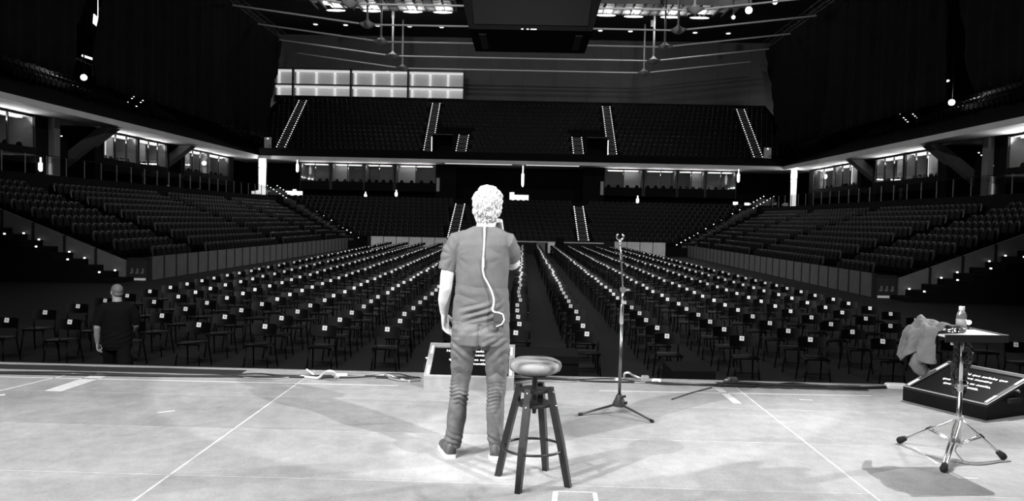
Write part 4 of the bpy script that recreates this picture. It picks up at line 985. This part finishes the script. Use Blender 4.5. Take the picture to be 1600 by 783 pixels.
remesh(b.build('hair', 'hair_dim', wk), 0.007, 2, 0.5, hd2)
b = MB(); b.loft([ring(z, 0, rx, cy, ry, 30) for z, rx, cy, ry in ((1.445, 0.085, 0, 0.075), (1.40, 0.17, 0, 0.10), (1.33, 0.205, 0, 0.125), (1.20, 0.20, 0, 0.14), (1.05, 0.205, 0.015, 0.155), (0.90, 0.215, 0.02, 0.165), (0.76, 0.21, 0.01, 0.155))])
b.tube([(-0.1, 0, 1.36), (-0.17, 0, 1.345), (-0.235, -0.02, 1.22), (-0.26, -0.03, 1.10)], [0.08, 0.085, 0.075, 0.072], 16); b.tube([(0.1, 0, 1.36), (0.17, 0.01, 1.345), (0.235, 0.03, 1.22), (0.252, 0.06, 1.10)], [0.08, 0.085, 0.075, 0.072], 16)
remesh(b.build('t_shirt', 'cloth_black', wk), 0.009, 4, 0.5, lambda p, n: 0.006*nz(p, 9)+0.004*math.sin((p.z-0.4*p.x)*80)*fold(p.z, 0.9, 0.1))
b = MB(); b.loft([ring(z, 0, rx, 0.0, ry, 28) for z, rx, ry in ((0.92, 0.19, 0.14), (0.83, 0.195, 0.15), (0.72, 0.185, 0.13))])
b.loft([ring(z, cx, rx, cy, 0.115, 20) for z, cx, rx, cy in ((0.80, -0.09, 0.10, 0.02), (0.66, -0.10, 0.105, 0.08), (0.50, -0.10, 0.105, 0.14))]); b.loft([ring(z, cx, rx, cy, 0.115, 20) for z, cx, rx, cy in ((0.80, 0.09, 0.10, -0.01), (0.66, 0.10, 0.105, -0.04), (0.50, 0.11, 0.105, -0.08))])
remesh(b.build('shorts', 'cloth_black', wk), 0.009, 4, 0.5, lambda p, n: 0.006*nz(p, 9))
so = shoe(wk, (-0.10, 0.01, 0), 0.0, 1.0)
so2 = shoe(wk, (0, 0, 0), 0.0, 1.0); so2.location = (0.125, -0.36, 0.15); so2.rotation_euler = (-0.9, 0, 0)

# ------------------------------------------------------------------ stool
st = G(832, 752); t = thing('bar_stool', 'adjustable bar stool with round mottled seat and four black splayed legs', 'stool', (st.x, st.y, 0))
b = MB(); b.lathe([(0.05, 0.648), (0.120, 0.650), (0.148, 0.666), (0.157, 0.690), (0.150, 0.712), (0.120, 0.726), (0.06, 0.731), (0.001, 0.732)], 40); b.build('seat', 'seat_wood', t, 'all')
b = MB(); b.tube([(0, 0, 0.65), (0, 0, 0.44), (0, 0, 0.405)], [0.016, 0.016, 0.010], 14); b.build('screw_rod', 'stool_black', t, 'auto')
b = MB(); b.lathe([(0.02, 0.633), (0.09, 0.636), (0.09, 0.650), (0.02, 0.650)], 24); b.build('seat_plate', 'stool_black', t, 'auto')
b = MB(); b.lathe([(0.018, 0.537), (0.088, 0.537), (0.091, 0.545), (0.088, 0.554), (0.018, 0.554)], 28); b.build('top_collar', 'stool_black', t, 'auto')
b = MB(); b.lathe([(0.018, 0.456), (0.104, 0.456), (0.107, 0.465), (0.104, 0.473), (0.018, 0.473)], 28); b.build('lower_collar', 'stool_black', t, 'auto')
b = MB()
for k in range(48):
    pass
R = 0.178; b.tube([(R*math.cos(2*PI*k/48), R*math.sin(2*PI*k/48), 0.205) for k in range(49)], 0.008, 10); b.build('foot_ring', 'stool_black', t, 'all')
for k, a in enumerate((-112, -22, 68, 158)):
    a = math.radians(a); d = Vector((math.cos(a), math.sin(a), 0)); s_ = Vector((-d.y, d.x, 0)); b = MB()
    def C(r, z, hw, hd_): 
        p = d*r+Vector((0, 0, z)); return [p+s_*hw+d*hd_, p-s_*hw+d*hd_, p-s_*hw-d*hd_, p+s_*hw-d*hd_]
    b.loft([C(0.222, 0.0, 0.016, 0.018), C(0.17, 0.25, 0.019, 0.02), C(0.113, 0.48, 0.020, 0.018), C(0.098, 0.57, 0.018, 0.014)])
    o = b.build('leg', 'stool_black', t)
    q = MB()
    for zz in (0.465, 0.545): q.ell(d*(0.135 if zz < 0.5 else 0.118)+Vector((0, 0, zz)), (0.006, 0.006, 0.006), None, 8, 6)
    q.build('bolt', 'chrome', o, 'all')

# ------------------------------------------------------------------ microphone stand
ms = G(967, 645); t = thing('microphone_stand', 'tall black tripod microphone stand with an empty clip', 'stand', (ms.x, ms.y, 0))
b = MB(); b.lathe([(0.052, 0.055), (0.055, 0.075), (0.030, 0.13), (0.022, 0.15)], 10); b.build('base', 'pack', t, 'auto')
MB().tube([(0, 0, 0.14), (0, 0, 0.72)], 0.0125, 12).build('pole', 'steel_dark', t, 'all')
MB().tube([(0, 0, 0.72), (0, 0, 0.74), (0, 0, 0.86), (0, 0, 0.88)], [0.014, 0.019, 0.017, 0.012], 12).build('clutch_grip', 'chrome', t, 'auto')
MB().tube([(0, 0, 0.86), (0.004, 0, 1.0)], 0.009, 10).build('inner_tube', 'chrome', t, 'all')
b = MB(); b.tube([(0.004, -0.02, 1.0), (0.004, 0.02, 1.0)], 0.026, 12); b.tube([(0.02, 0, 1.0), (0.058, 0, 1.0)], [0.010, 0.010], 8); b.tube([(0.055, -0.028, 1.0), (0.055, 0.028, 1.0)], 0.009, 8); jt = b.build('boom_joint', 'chrome', t, 'auto')
MB().tube([(0.004, 0, 1.01), (-0.004, 0.0, 1.12), (-0.018, 0.0, 1.27), (-0.028, 0, 1.37)], 0.0075, 10).build('boom', 'steel_dark', t, 'all')
MB().tube([(-0.016, 0, 1.24), (-0.019, 0, 1.28)], 0.013, 10).build('boom_collar', 'chrome', t, 'auto')
b = MB(); b.tube([(-0.028, 0, 1.36), (-0.030, 0, 1.40)], [0.012, 0.010], 10)
b.tube([(-0.030+0.026*math.sin(q), 0, 1.425-0.026*math.cos(q)) for q in [(-2.5+5.0*k/14) for k in range(15)]], [0.008]*15, 8); b.build('clip', 'chrome', t, 'all')
for k, (px, py) in enumerate(((904, 650), (1021, 661), (965, 632))):
    f = G(px, py); 
    if k == 2: f = Vector((ms.x+0.03, ms.y+0.36, 0))
    o = MB().tube([(0, 0, 0.075), (f.x-ms.x, f.y-ms.y, 0.012)], [0.010, 0.008], 8).build('leg', 'pack', t, 'all')
    d = Vector((f.x-ms.x, f.y-ms.y, 0)).normalized(); MB().tube([Vector((f.x-ms.x, f.y-ms.y, 0.013))-d*0.03, Vector((f.x-ms.x, f.y-ms.y, 0.012))], [0.013, 0.012], 8).build('foot', 'rubber', o, 'all')
MB().tube([(0.03, -0.01, 0.085), (0.062, -0.02, 0.085)], [0.008, 0.014], 8).build('knob', 'rubber', t)
MB().tube([(0.02, -0.01, 0.135), (0.05, -0.015, 0.138)], [0.007, 0.012], 8).build('knob', 'rubber', t)

# ------------------------------------------------------------------ tray table
tc = Vector((2.985, 5.20, 0)); ta = math.atan2(0.03, 0.42)
t = thing('tray_table', 'small square tray table on a chrome tripod stand', 'table', tuple(tc), 0)
M2 = Matrix.Rotation(ta+0.05, 3, 'Z'); TZ = 0.835
b = MB(); b.box((0, 0.115, TZ), (0.43, 0.40, 0.012), 0, M2); top = b.build('tray', 'tray_top', t)
TR = Vector((0, 0.115, 0))
def tl(x, y, z): return TR+M2 @ Vector((x, y, 0))+Vector((0, 0, z))
b = MB()
for (x, y, sx, sy) in ((0, -0.205, 0.44, 0.014), (0, 0.205, 0.44, 0.014), (0.222, 0, 0.014, 0.42)): b.box(tl(x, y, TZ-0.012), (sx, sy, 0.05), 0, M2)
b.build('tray_rim', 'tray_black', t)
b = MB(); b.box((0, 0.04, TZ-0.02), (0.12, 0.12, 0.02)); b.build('tray_bracket', 'tray_black', t)
MB().tube([(-0.0, 0.03, TZ-0.02), (-0.012, 0.01, 0.48)], 0.0125, 14).build('upper_tube', 'chrome', t, 'all')
b = MB(); b.tube([(-0.012, 0.01, 0.50), (-0.014, 0.01, 0.455)], 0.022, 12); b.tube([(-0.03, 0.0, 0.478), (-0.055, -0.01, 0.478)], 0.006, 8); b.tube([(0.0, 0.0, 0.49), (0.03, -0.01, 0.497)], 0.007, 8); b.build('clamp', 'chrome', t, 'auto')
MB().tube([(-0.012, 0.01, 0.48), (-0.016, 0.0, 0.075)], 0.0165, 14).build('lower_tube', 'chrome', t, 'all')
b = MB(); b.tube([(-0.015, 0.0, 0.285), (-0.015, 0.0, 0.255)], 0.028, 12); b.build('hub', 'chrome', t, 'auto')
b = MB(); b.tube([(-0.016, 0.0, 0.10), (-0.016, 0, 0.075)], 0.024, 12); b.build('lower_collar', 'chrome', t, 'auto')
for k, (px, py) in enumerate(((1405, 693), (1568, 719), (1474, 739))):
    f = G(px, py)-tc; f.z = 0.022; h0 = Vector((-0.015, 0, 0.27)); d = (f-h0); dn = d.normalized(); sdv = Vector((-dn.y, dn.x, 0)).normalized()
    o = MB()
    for s_ in (-1, 1): o.tube([h0+sdv*0.011*s_, h0+d*0.5+sdv*0.012*s_, f+sdv*0.009*s_], [0.008, 0.008, 0.007], 8)
    o = o.build('leg', 'chrome', t, 'all')
    m = h0+d*0.48; q = MB()
    for s_ in (-1, 1): q.tube([m+sdv*0.014*s_, Vector((-0.016, 0, 0.088))+sdv*0.014*s_], 0.006, 8)
    q.build('brace', 'chrome', o, 'all')
    MB().tube([m-dn*0.02, m+dn*0.02], 0.017, 10).build('joint', 'chrome', o, 'auto')
    MB().tube([f-dn*0.05, f-dn*0.005, f+dn*0.012], [0.018, 0.025, 0.018], 10).build('rubber_foot', 'rubber', o, 'all')
# cable hanging and lying round the tripod
b = MB(); b.tube([Vector((q.x, q.y, max(q.z, 0.005))) for q in smooth_path([tc+Vector(q) for q in ((-0.05, -0.01, 0.25), (-0.075, -0.03, 0.18), (-0.03, -0.035, 0.12), (-0.06, -0.05, 0.06), (-0.05, -0.12, 0.008), (-0.14, -0.06, 0.005), (-0.22, 0.02, 0.005), (-0.12, -0.10, 0.005), (0.0, -0.17, 0.005), (0.12, -0.14, 0.005), (0.2, -0.10, 0.005), (0.30, -0.07, 0.005))])], 0.004, 6); tag(b.build('cable', 'cord_grey', None, 'all'), 'thin cable hanging from the tray table stand and looping on the deck', 'cable')
# water bottle
bp = tc+tl(0.005, -0.045, TZ+0.006); t2 = thing('water_bottle', 'clear water bottle with white cap standing on the tray table', 'bottle', tuple(bp))
MB().lathe([(0.024, 0.0), (0.031, 0.006), (0.032, 0.03), (0.030, 0.036), (0.032, 0.042), (0.0315, 0.10), (0.031, 0.115), (0.026, 0.135), (0.016, 0.15), (0.014, 0.158)], 24).build('body', 'clear_plastic', t2, 'all')
MB().lathe([(0.0322, 0.045), (0.0325, 0.045), (0.0325, 0.092), (0.0322, 0.092)], 24).build('label', 'prompter_edge', t2, 'all')
MB().lathe([(0.016, 0.152), (0.019, 0.154), (0.019, 0.176), (0.017, 0.178)], 20).build('cap', 'cap_white', t2, 'auto')
# small lamp behind the bottle
lp = tc+tl(0.185, 0.12, TZ+0.006); t2 = thing('clip_lamp', 'tiny bright lamp on the tray table right of the water bottle', 'lamp', tuple(lp))
MB().tube([(0, 0, 0), (0, 0, 0.04)], 0.006, 8).build('stem', 'tray_black', t2); MB().tube([(0, 0, 0), (0, 0, 0.006)], 0.025, 14).build('base', 'tray_black', t2); MB().ell((0, 0, 0.048), (0.017, 0.017, 0.016)).build('bulb', 'lamp', t2, 'all')
# dark spectacles
gp = tc+tl(-0.085, -0.085, TZ+0.007); t2 = thing('spectacles', 'dark folded spectacles lying on the tray between jacket and bottle', 'glasses', tuple(gp), 0.4)
for sx in (-1, 1):
    o = MB().tube([(sx*0.030+0.024*math.cos(q), 0.0, 0.020+0.018*math.sin(q)) for q in [2*PI*k/16 for k in range(17)]], 0.0035, 6).build('rim', 'tray_black', t2, 'all')
    MB().tube([(sx*0.056, 0, 0.024), (sx*0.05, 0.02, 0.02), (-sx*0.05, 0.035+0.008*sx, 0.006)], 0.003, 6).build('temple', 'tray_black', t2, 'all')
MB().tube([(-0.008, 0, 0.024), (0.008, 0, 0.024)], 0.003, 6).build('bridge', 'tray_black', t2)
# jacket draped over the left of the tray
def jacket():
    nu, nv = 46, 64; v = []; fs = []
    for j in range(nv+1):
        s_ = j/nv
        for i in range(nu+1):
            u = i/nu
            # path: over the tray, down past its left edge
            L = s_*(0.47+0.04*math.sin(u*9))
            y = -0.13+0.33*u
            if L < 0.24: x = -0.04-L*(0.66+0.06*math.sin(u*5)); z = 0.016+0.045*math.sin(min(1, L/0.24)*PI)*(0.55+0.45*math.sin(u*7+1))+0.012*math.sin(L*40+u*8)+0.012*u
            else:
                q = L-0.24; x = 0.05-0.24-0.045*math.sin(min(1, q/0.07)*PI/2)-0.16*q; z = 0.016-max(0, q-0.02)*(0.95)
                amp = min(1, q/0.12)*0.030; x += amp*math.sin(u*15+0.6)*1.0; y += amp*0.7*math.cos(u*13+q*5)+ (u-0.5)*0.10*q/0.3
                z += 0.02*math.sin(u*6)
            x += 0.004*noise.noise(Vector((u*9, s_*12, 0)))*3; z += 0.006*noise.noise(Vector((u*14, s_*16, 4)))
            p = tl(x, y, TZ+0.008+max(z, 0.006) if L < 0.22 else TZ+0.008+z); v.append(tc+p)
    for j in range(nv):
        for i in range(nu): a = j*(nu+1)+i; fs.append((a, a+1, a+nu+2, a+nu+1))
    b = MB(); b.add(v, fs); o = b.build('jacket', 'jacket', None, 'all')
    m = o.modifiers.new('sol', 'SOLIDIFY'); m.thickness = 0.007; m.offset = 1
    dg = bpy.context.evaluated_depsgraph_get(); dg.update(); me = bpy.data.meshes.new_from_object(o.evaluated_get(dg)); o.modifiers.clear(); o.data = me
    # sleeve hanging lower
    s2 = MB(); s2.tube([tc+tl(-0.215, 0.05, TZ-0.16), tc+tl(-0.235, 0.055, TZ-0.24), tc+tl(-0.228, 0.04, TZ-0.255), tc+tl(-0.212, 0.015, TZ-0.275), tc+tl(-0.200, 0.0, TZ-0.285)], [0.045, 0.05, 0.045, 0.040, 0.037], 14)
    sl = s2.build('sleeve', 'jacket', o, 'all')
    for v_ in sl.data.vertices: v_.co += Vector((nz(v_.co, 18)*0.012, nz(v_.co, 18, 4)*0.012, 0))
    return tag(o, 'grey jacket draped over the left edge of the tray table', 'jacket')
jacket()
# mottled cloth hanging under the tray behind the tube
b = MB(); prev = []
rings = []
for k in range(13):
    f = k/12; z = TZ-0.03-0.40*f; hw = 0.052+0.012*math.sin(f*5)+0.012*f; hd_ = 0.02+0.006*math.sin(f*7)
    if k == 12: hw *= 0.6
    rings.append([tc+Vector((0.012+0.008*math.sin(f*6)+hw*math.cos(a)*(1+0.1*math.sin(3*a+f*9)), 0.055+hd_*math.sin(a)*(1+0.25*math.sin(5*a+f*4)), z)) for a in [2*PI*i/20 for i in range(20)]])
b.loft(rings); tag(b.build('hanging_cloth', 'mottled', None, 'all'), 'dark crumpled glossy cloth hanging beneath the tray behind the chrome tube', 'cloth')

# ------------------------------------------------------------------ prompter monitors
def prompter(lab, loc, rz, wd, dp, hf, hb, casing, edge, tx, rows, tscale):
    t = thing('prompter_monitor', lab, 'monitor', loc, rz, 'prompter monitors')
    rim = 0.05; b = MB(); sl = (hb-hf)/dp
    b.prism([(0, 0), (dp, 0), (dp, hb-0.02), (0.0, hf-0.02)], 'x', -wd/2, wd/2)
    b.build('casing', casing, t)
    b = MB()
    def slab(x0, x1, y0, y1, lo=-0.021, hi=0.0):
        b.hexa([(x0, y0, hf+sl*y0+lo), (x1, y0, hf+sl*y0+lo), (x1, y1, hf+sl*y1+lo), (x0, y1, hf+sl*y1+lo), (x0, y0, hf+sl*y0+hi), (x1, y0, hf+sl*y0+hi), (x1, y1, hf+sl*y1+hi), (x0, y1, hf+sl*y1+hi)])
    slab(-wd/2, wd/2, 0, 0.022); slab(-wd/2, wd/2, dp-0.05, dp); slab(-wd/2, -wd/2+rim, 0.022, dp-0.05); slab(wd/2-rim, wd/2, 0.022, dp-0.05)
    b.build('frame', edge, t)
    b = MB(); slab(-wd/2, wd/2, 0, 0.007, 0.0, 0.003); slab(-wd/2, wd/2, dp-0.007, dp, 0.0, 0.003); slab(-wd/2, -wd/2+0.007, 0.007, dp-0.007, 0.0, 0.003); slab(wd/2-0.007, wd/2, 0.007, dp-0.007, 0.0, 0.003)
    b.build('edge_trim', 'prompter_edge', t)
    b = MB(); slab(-wd/2+rim, wd/2-rim, 0.022, dp-0.05, -0.0205, -0.012); b.build('screen', 'screen_black', t)
    for sx in (-1, 1):
        for (y0, y1) in ((0.03, 0.03+dp*0.22), (dp*0.66, dp*0.9)):
            b = MB(); slab(sx*(wd/2-0.03)-0.012, sx*(wd/2-0.03)+0.012, y0, y1, 0.0, 0.008); b.build('clip', 'clip_white', t)
        MB().box((sx*(wd/2+0.015), dp*0.55, hb*0.45), (0.03, 0.16, 0.04)).build('side_handle', 'rubber', t)
        MB().tube([(sx*(wd/2), dp*0.62, hf+sl*dp*0.62-0.03), (sx*(wd/2+0.022), dp*0.62, hf+sl*dp*0.62-0.03)], 0.012, 8).build('knob', 'chrome', t)
    a = math.atan(sl)
    for k, (line, v) in enumerate(zip(tx, rows)):
        cu = bpy.data.curves.new('screen_text', 'FONT'); cu.body = line; cu.align_x = 'CENTER'; cu.align_y = 'CENTER'; cu.size = tscale; cu.extrude = 0.0; cu.offset = 0.0009; cu.space_character = 1.05; cu.materials.append(MAT['screen_text'])
        tmp = bpy.data.objects.new('tmp', cu); COL.objects.link(tmp); dg = bpy.context.evaluated_depsgraph_get(); dg.update()
        me = bpy.data.meshes.new_from_object(tmp.evaluated_get(dg)); bpy.data.objects.remove(tmp); me.name = 'screen_text'
        o = bpy.data.objects.new('screen_text', me); COL.objects.link(o); o.parent = t; y = dp*v
        o.location = (0, y, hf+sl*y-0.012+0.0015); o.rotation_euler = (a, 0, 0); o.scale = (1.0, 1.15, 1)
    return t
TX = ['Hoy soñé que soñaba que', 'todo era mentira', 'que esto no es sueño,', 'que uno mentía.']
p = G(660, 610.5); q = G(802, 610.5)
prompter('pale framed prompter monitor on the deck behind the standing man', ((p.x+q.x)/2, 6.89, 0), 0, 0.815, 0.50, 0.115, 0.335, 'prompter_pale', 'prompter_pale', TX, (0.80, 0.68, 0.54, 0.42), 0.044)
prompter('black prompter monitor on the deck beyond the tray table', (3.61, 6.575, 0), math.atan2(-0.67, 0.34), 0.76, 0.62, 0.128, 0.315, 'prompter_black', 'prompter_edge2', TX, (0.76, 0.64, 0.50, 0.38), 0.046) if mat('prompter_edge2', 0.015, 0.5) else None

# ------------------------------------------------------------------ tape marks, cables and bits along the stage edge
def tape(lab, x0, y0, x1, y1, wd):
    a = Vector((x0, y0, 0)); c = Vector((x1, y1, 0)); d = (c-a).normalized(); s_ = Vector((-d.y, d.x, 0))*wd/2
    b = MB(); b.hexa([a+s_*-1, c-s_, c+s_, a+s_, *(q+Vector((0, 0, 0.0016)) for q in (a-s_, c-s_, c+s_, a+s_))]); tag(b.build('floor_tape', 'tape'), lab, 'tape')
for lab, x0, x1 in (('black cable mat along the left part of the stage edge', -9.0, -2.7), ('black cable mat along the right part of the stage edge', 1.9, 3.3)):
    b = MB(); n = 24
    b.loft([[(x0+(x1-x0)*k/n, yy+0.02*nz(Vector((k*0.7, yy, 0)), 1.0), zz) for yy, zz in ((7.27, 0.001), (7.30, 0.006), (7.47, 0.006), (7.50, 0.001))] for k in range(n+1)]); tag(b.build('cable_mat', 'rubber'), lab, 'mat')
tape('long white tape line along the stage front left of the pale monitor', -9, 6.86, -1.12, 6.98, 0.022)
tape('long white tape line along the stage front right of the stool', 0.72, 6.98, 3.22, 7.06, 0.022)
tape('broad white tape stripe at the left, across the deck', -3.97, 6.42, -3.93, 7.18, 0.15)
tape('thin tape line just left of the broad stripe', -4.42, 6.30, -4.22, 7.16, 0.02)
tape('broad white tape stripe right of the microphone stand', 1.88, 6.62, 1.86, 7.2, 0.07)
def gt(lab, a, c, wd): p = G(*a); q = G(*c); tape(lab, p.x, p.y, q.x, q.y, wd)
gt('short white tape mark left of the tray table foot', (1428, 700), (1465, 725), 0.02)
gt('short white tape mark near the tray table front foot', (1478, 736), (1502, 748), 0.02)
gt('short white tape mark pointing right by the tray table', (1502, 747), (1528, 748), 0.018)
gt('small upright tape mark by the front of the stool', (868, 768), (866, 785), 0.03)
gt('thin tape line across the deck in front of the stool', (868, 768), (930, 770), 0.012)
gt('small upright tape mark ending the thin tape line in front of the stool', (929, 770), (932, 786), 0.025)
gt('short tape dash at the left on the ribbed panel', (246, 645), (273, 642), 0.018)
gt('short tape dash near the stage edge left of the black monitor', (1249, 624.5), (1270, 625.5), 0.02)
gt('short tape dash at the extreme left edge of the deck', (-4, 618), (8, 617), 0.05)
def cable(lab, pts, r, mm='cord_black', n=8):
    P = []
    for (px, py, h) in pts:
        g = G(px, py, r if not h else h+r); g.y = min(g.y, SE-r-0.005); P.append(g)
    # smooth
    Q = []
    for i in range(len(P)-1):
        p0, p1, p2, p3 = P[max(0, i-1)], P[i], P[i+1], P[min(len(P)-1, i+2)]
        for k in range(6):
            f = k/6; Q.append(0.5*((2*p1)+(p2-p0)*f+(2*p0-5*p1+4*p2-p3)*f*f+(3*p1-p0-3*p2+p3)*f**3))
    Q.append(P[-1])
    for q in Q: q.z = max(q.z, r)
    tag(MB().tube(Q, r, n).build('cable', mm, None, 'all'), lab, 'cable')
cable('thick black cable along the left half of the stage edge', [(-20, 583, 0), (150, 586, 0), (300, 588, 0), (420, 588.5, 0), (540, 590, 0), (600, 590, 0), (655, 594, 0)], 0.010)
cable('second black cable along the left half of the stage edge', [(-20, 581, 0), (120, 582, 0), (240, 586, 0), (330, 587, 0), (400, 584, 0), (450, 587, 0), (560, 587, 0), (655, 590, 0)], 0.008)
cable('pale cable arching up at the stage edge left of the monitor', [(470, 588, 0), (495, 591, 0), (505, 584, 0.05), (514, 580, 0.1), (522, 582, 0.07), (524, 590, 0)], 0.012, 'cord_white')
cable('grey cable winding from the arch toward the pale monitor', [(524, 590, 0), (560, 588, 0), (575, 586, 0), (598, 584, 0.01), (612, 592, 0), (632, 595, 0), (656, 594, 0)], 0.011, 'cord_grey')
cable('short white cable tip standing up at the stage edge', [(479, 577.5, 0.03), (484, 581, 0.02), (490, 586, 0)], 0.010, 'cord_white')
cable('black cable under the man and monitor running right', [(800, 592, 0), (860, 592, 0), (930, 596, 0), (1020, 598, 0), (1100, 602, 0), (1180, 604, 0)], 0.009)
cable('thick black cable bundle along the right half of the stage edge', [(1130, 597, 0), (1210, 601, 0), (1290, 604, 0), (1340, 606, 0), (1384, 605, 0)], 0.014)
cable('looser black cable on the right half of the stage edge', [(1130, 601, 0), (1190, 603, 0), (1240, 599, 0), (1300, 605.5, 0), (1380, 606, 0)], 0.010)
cable('white cable loop standing up behind the microphone stand', [(975, 590, 0.0), (976, 584, 0.06), (982, 582.5, 0.08), (990, 587, 0.03), (1003, 592, 0)], 0.010, 'cord_white')
cable('grey cable lying from the loop toward the right', [(960, 595, 0), (985, 597, 0), (1005, 598, 0), (1040, 596, 0), (1080, 597, 0), (1120, 599, 0)], 0.008, 'cord_grey')
cable('thin grey cable wandering below the arched cable', [(380, 590, 0), (430, 592, 0), (470, 588, 0), (520, 593, 0), (580, 591, 0), (620, 588, 0)], 0.006, 'cord_grey')
cable('white cable lying from the arch to the tangle by the monitor', [(524, 589, 0), (550, 586.5, 0), (580, 587.5, 0), (605, 586, 0.01), (618, 590, 0), (640, 596, 0)], 0.007, 'cord_white')
cable('thin black cable in the tangle just left of the pale monitor', [(585, 586, 0), (620, 584, 0.01), (640, 588, 0), (658, 591, 0)], 0.006)
cable('thin black cable along the edge between monitor and microphone stand', [(800, 596, 0), (850, 590, 0), (900, 593, 0), (960, 592, 0), (1040, 601, 0), (1130, 600, 0)], 0.006)
cable('thin grey cable curling behind the stool near the stage edge', [(805, 600, 0), (840, 596, 0), (890, 597, 0), (920, 594, 0), (955, 597, 0)], 0.005, 'cord_grey')
cable('thin black cable running diagonally to the stage edge', [(1050, 624, 0), (1080, 614, 0), (1112, 605.5, 0)], 0.006)
for i, (px, py, w_, dd, h_, mm, lab) in enumerate(((1008, 595, 0.075, 0.06, 0.05, 'cord_grey', 'grey connector block at the stage edge behind the microphone stand'), (1026, 597, 0.09, 0.05, 0.03, 'cord_white', 'white plug lying right of the grey connector block'), (966, 596, 0.05, 0.05, 0.03, 'cord_white', 'small white plug just behind the microphone stand pole'), (1400, 606.5, 0.20, 0.09, 0.045, 'cord_white', 'white power strip at the left end of the black monitor'), (1142, 596, 0.10, 0.06, 0.05, 'pack', 'dark connector box at the stage edge near the broad right stripe'), (533, 588.5, 0.12, 0.03, 0.03, 'cord_white', 'white plug at the foot of the arched cable'))):
    p = G(px, py); p.y = min(p.y, SE-dd/2-0.01); t = thing('plug' if i != 3 else 'power_strip', lab, 'plug' if i != 3 else 'power strip', (p.x, p.y, 0), rnd.uniform(-0.2, 0.2))
    b = MB(); k = 0.25*h_
    b.loft([[(x*w_/2*s_, y*dd/2*s_, z) for x, y in ((-1, -0.7), (-0.8, -1), (0.8, -1), (1, -0.7), (1, 0.7), (0.8, 1), (-0.8, 1), (-1, 0.7))] for s_, z in ((0.95, 0), (1, k), (1, h_-k), (0.85, h_))]); b.build('housing', mm, t)
    b = MB(); b.tube([(-w_/2-0.03, 0, h_*0.5), (-w_/2, 0, h_*0.5)], [0.006, 0.011], 8); b.build('cord_end', 'cord_grey', t)
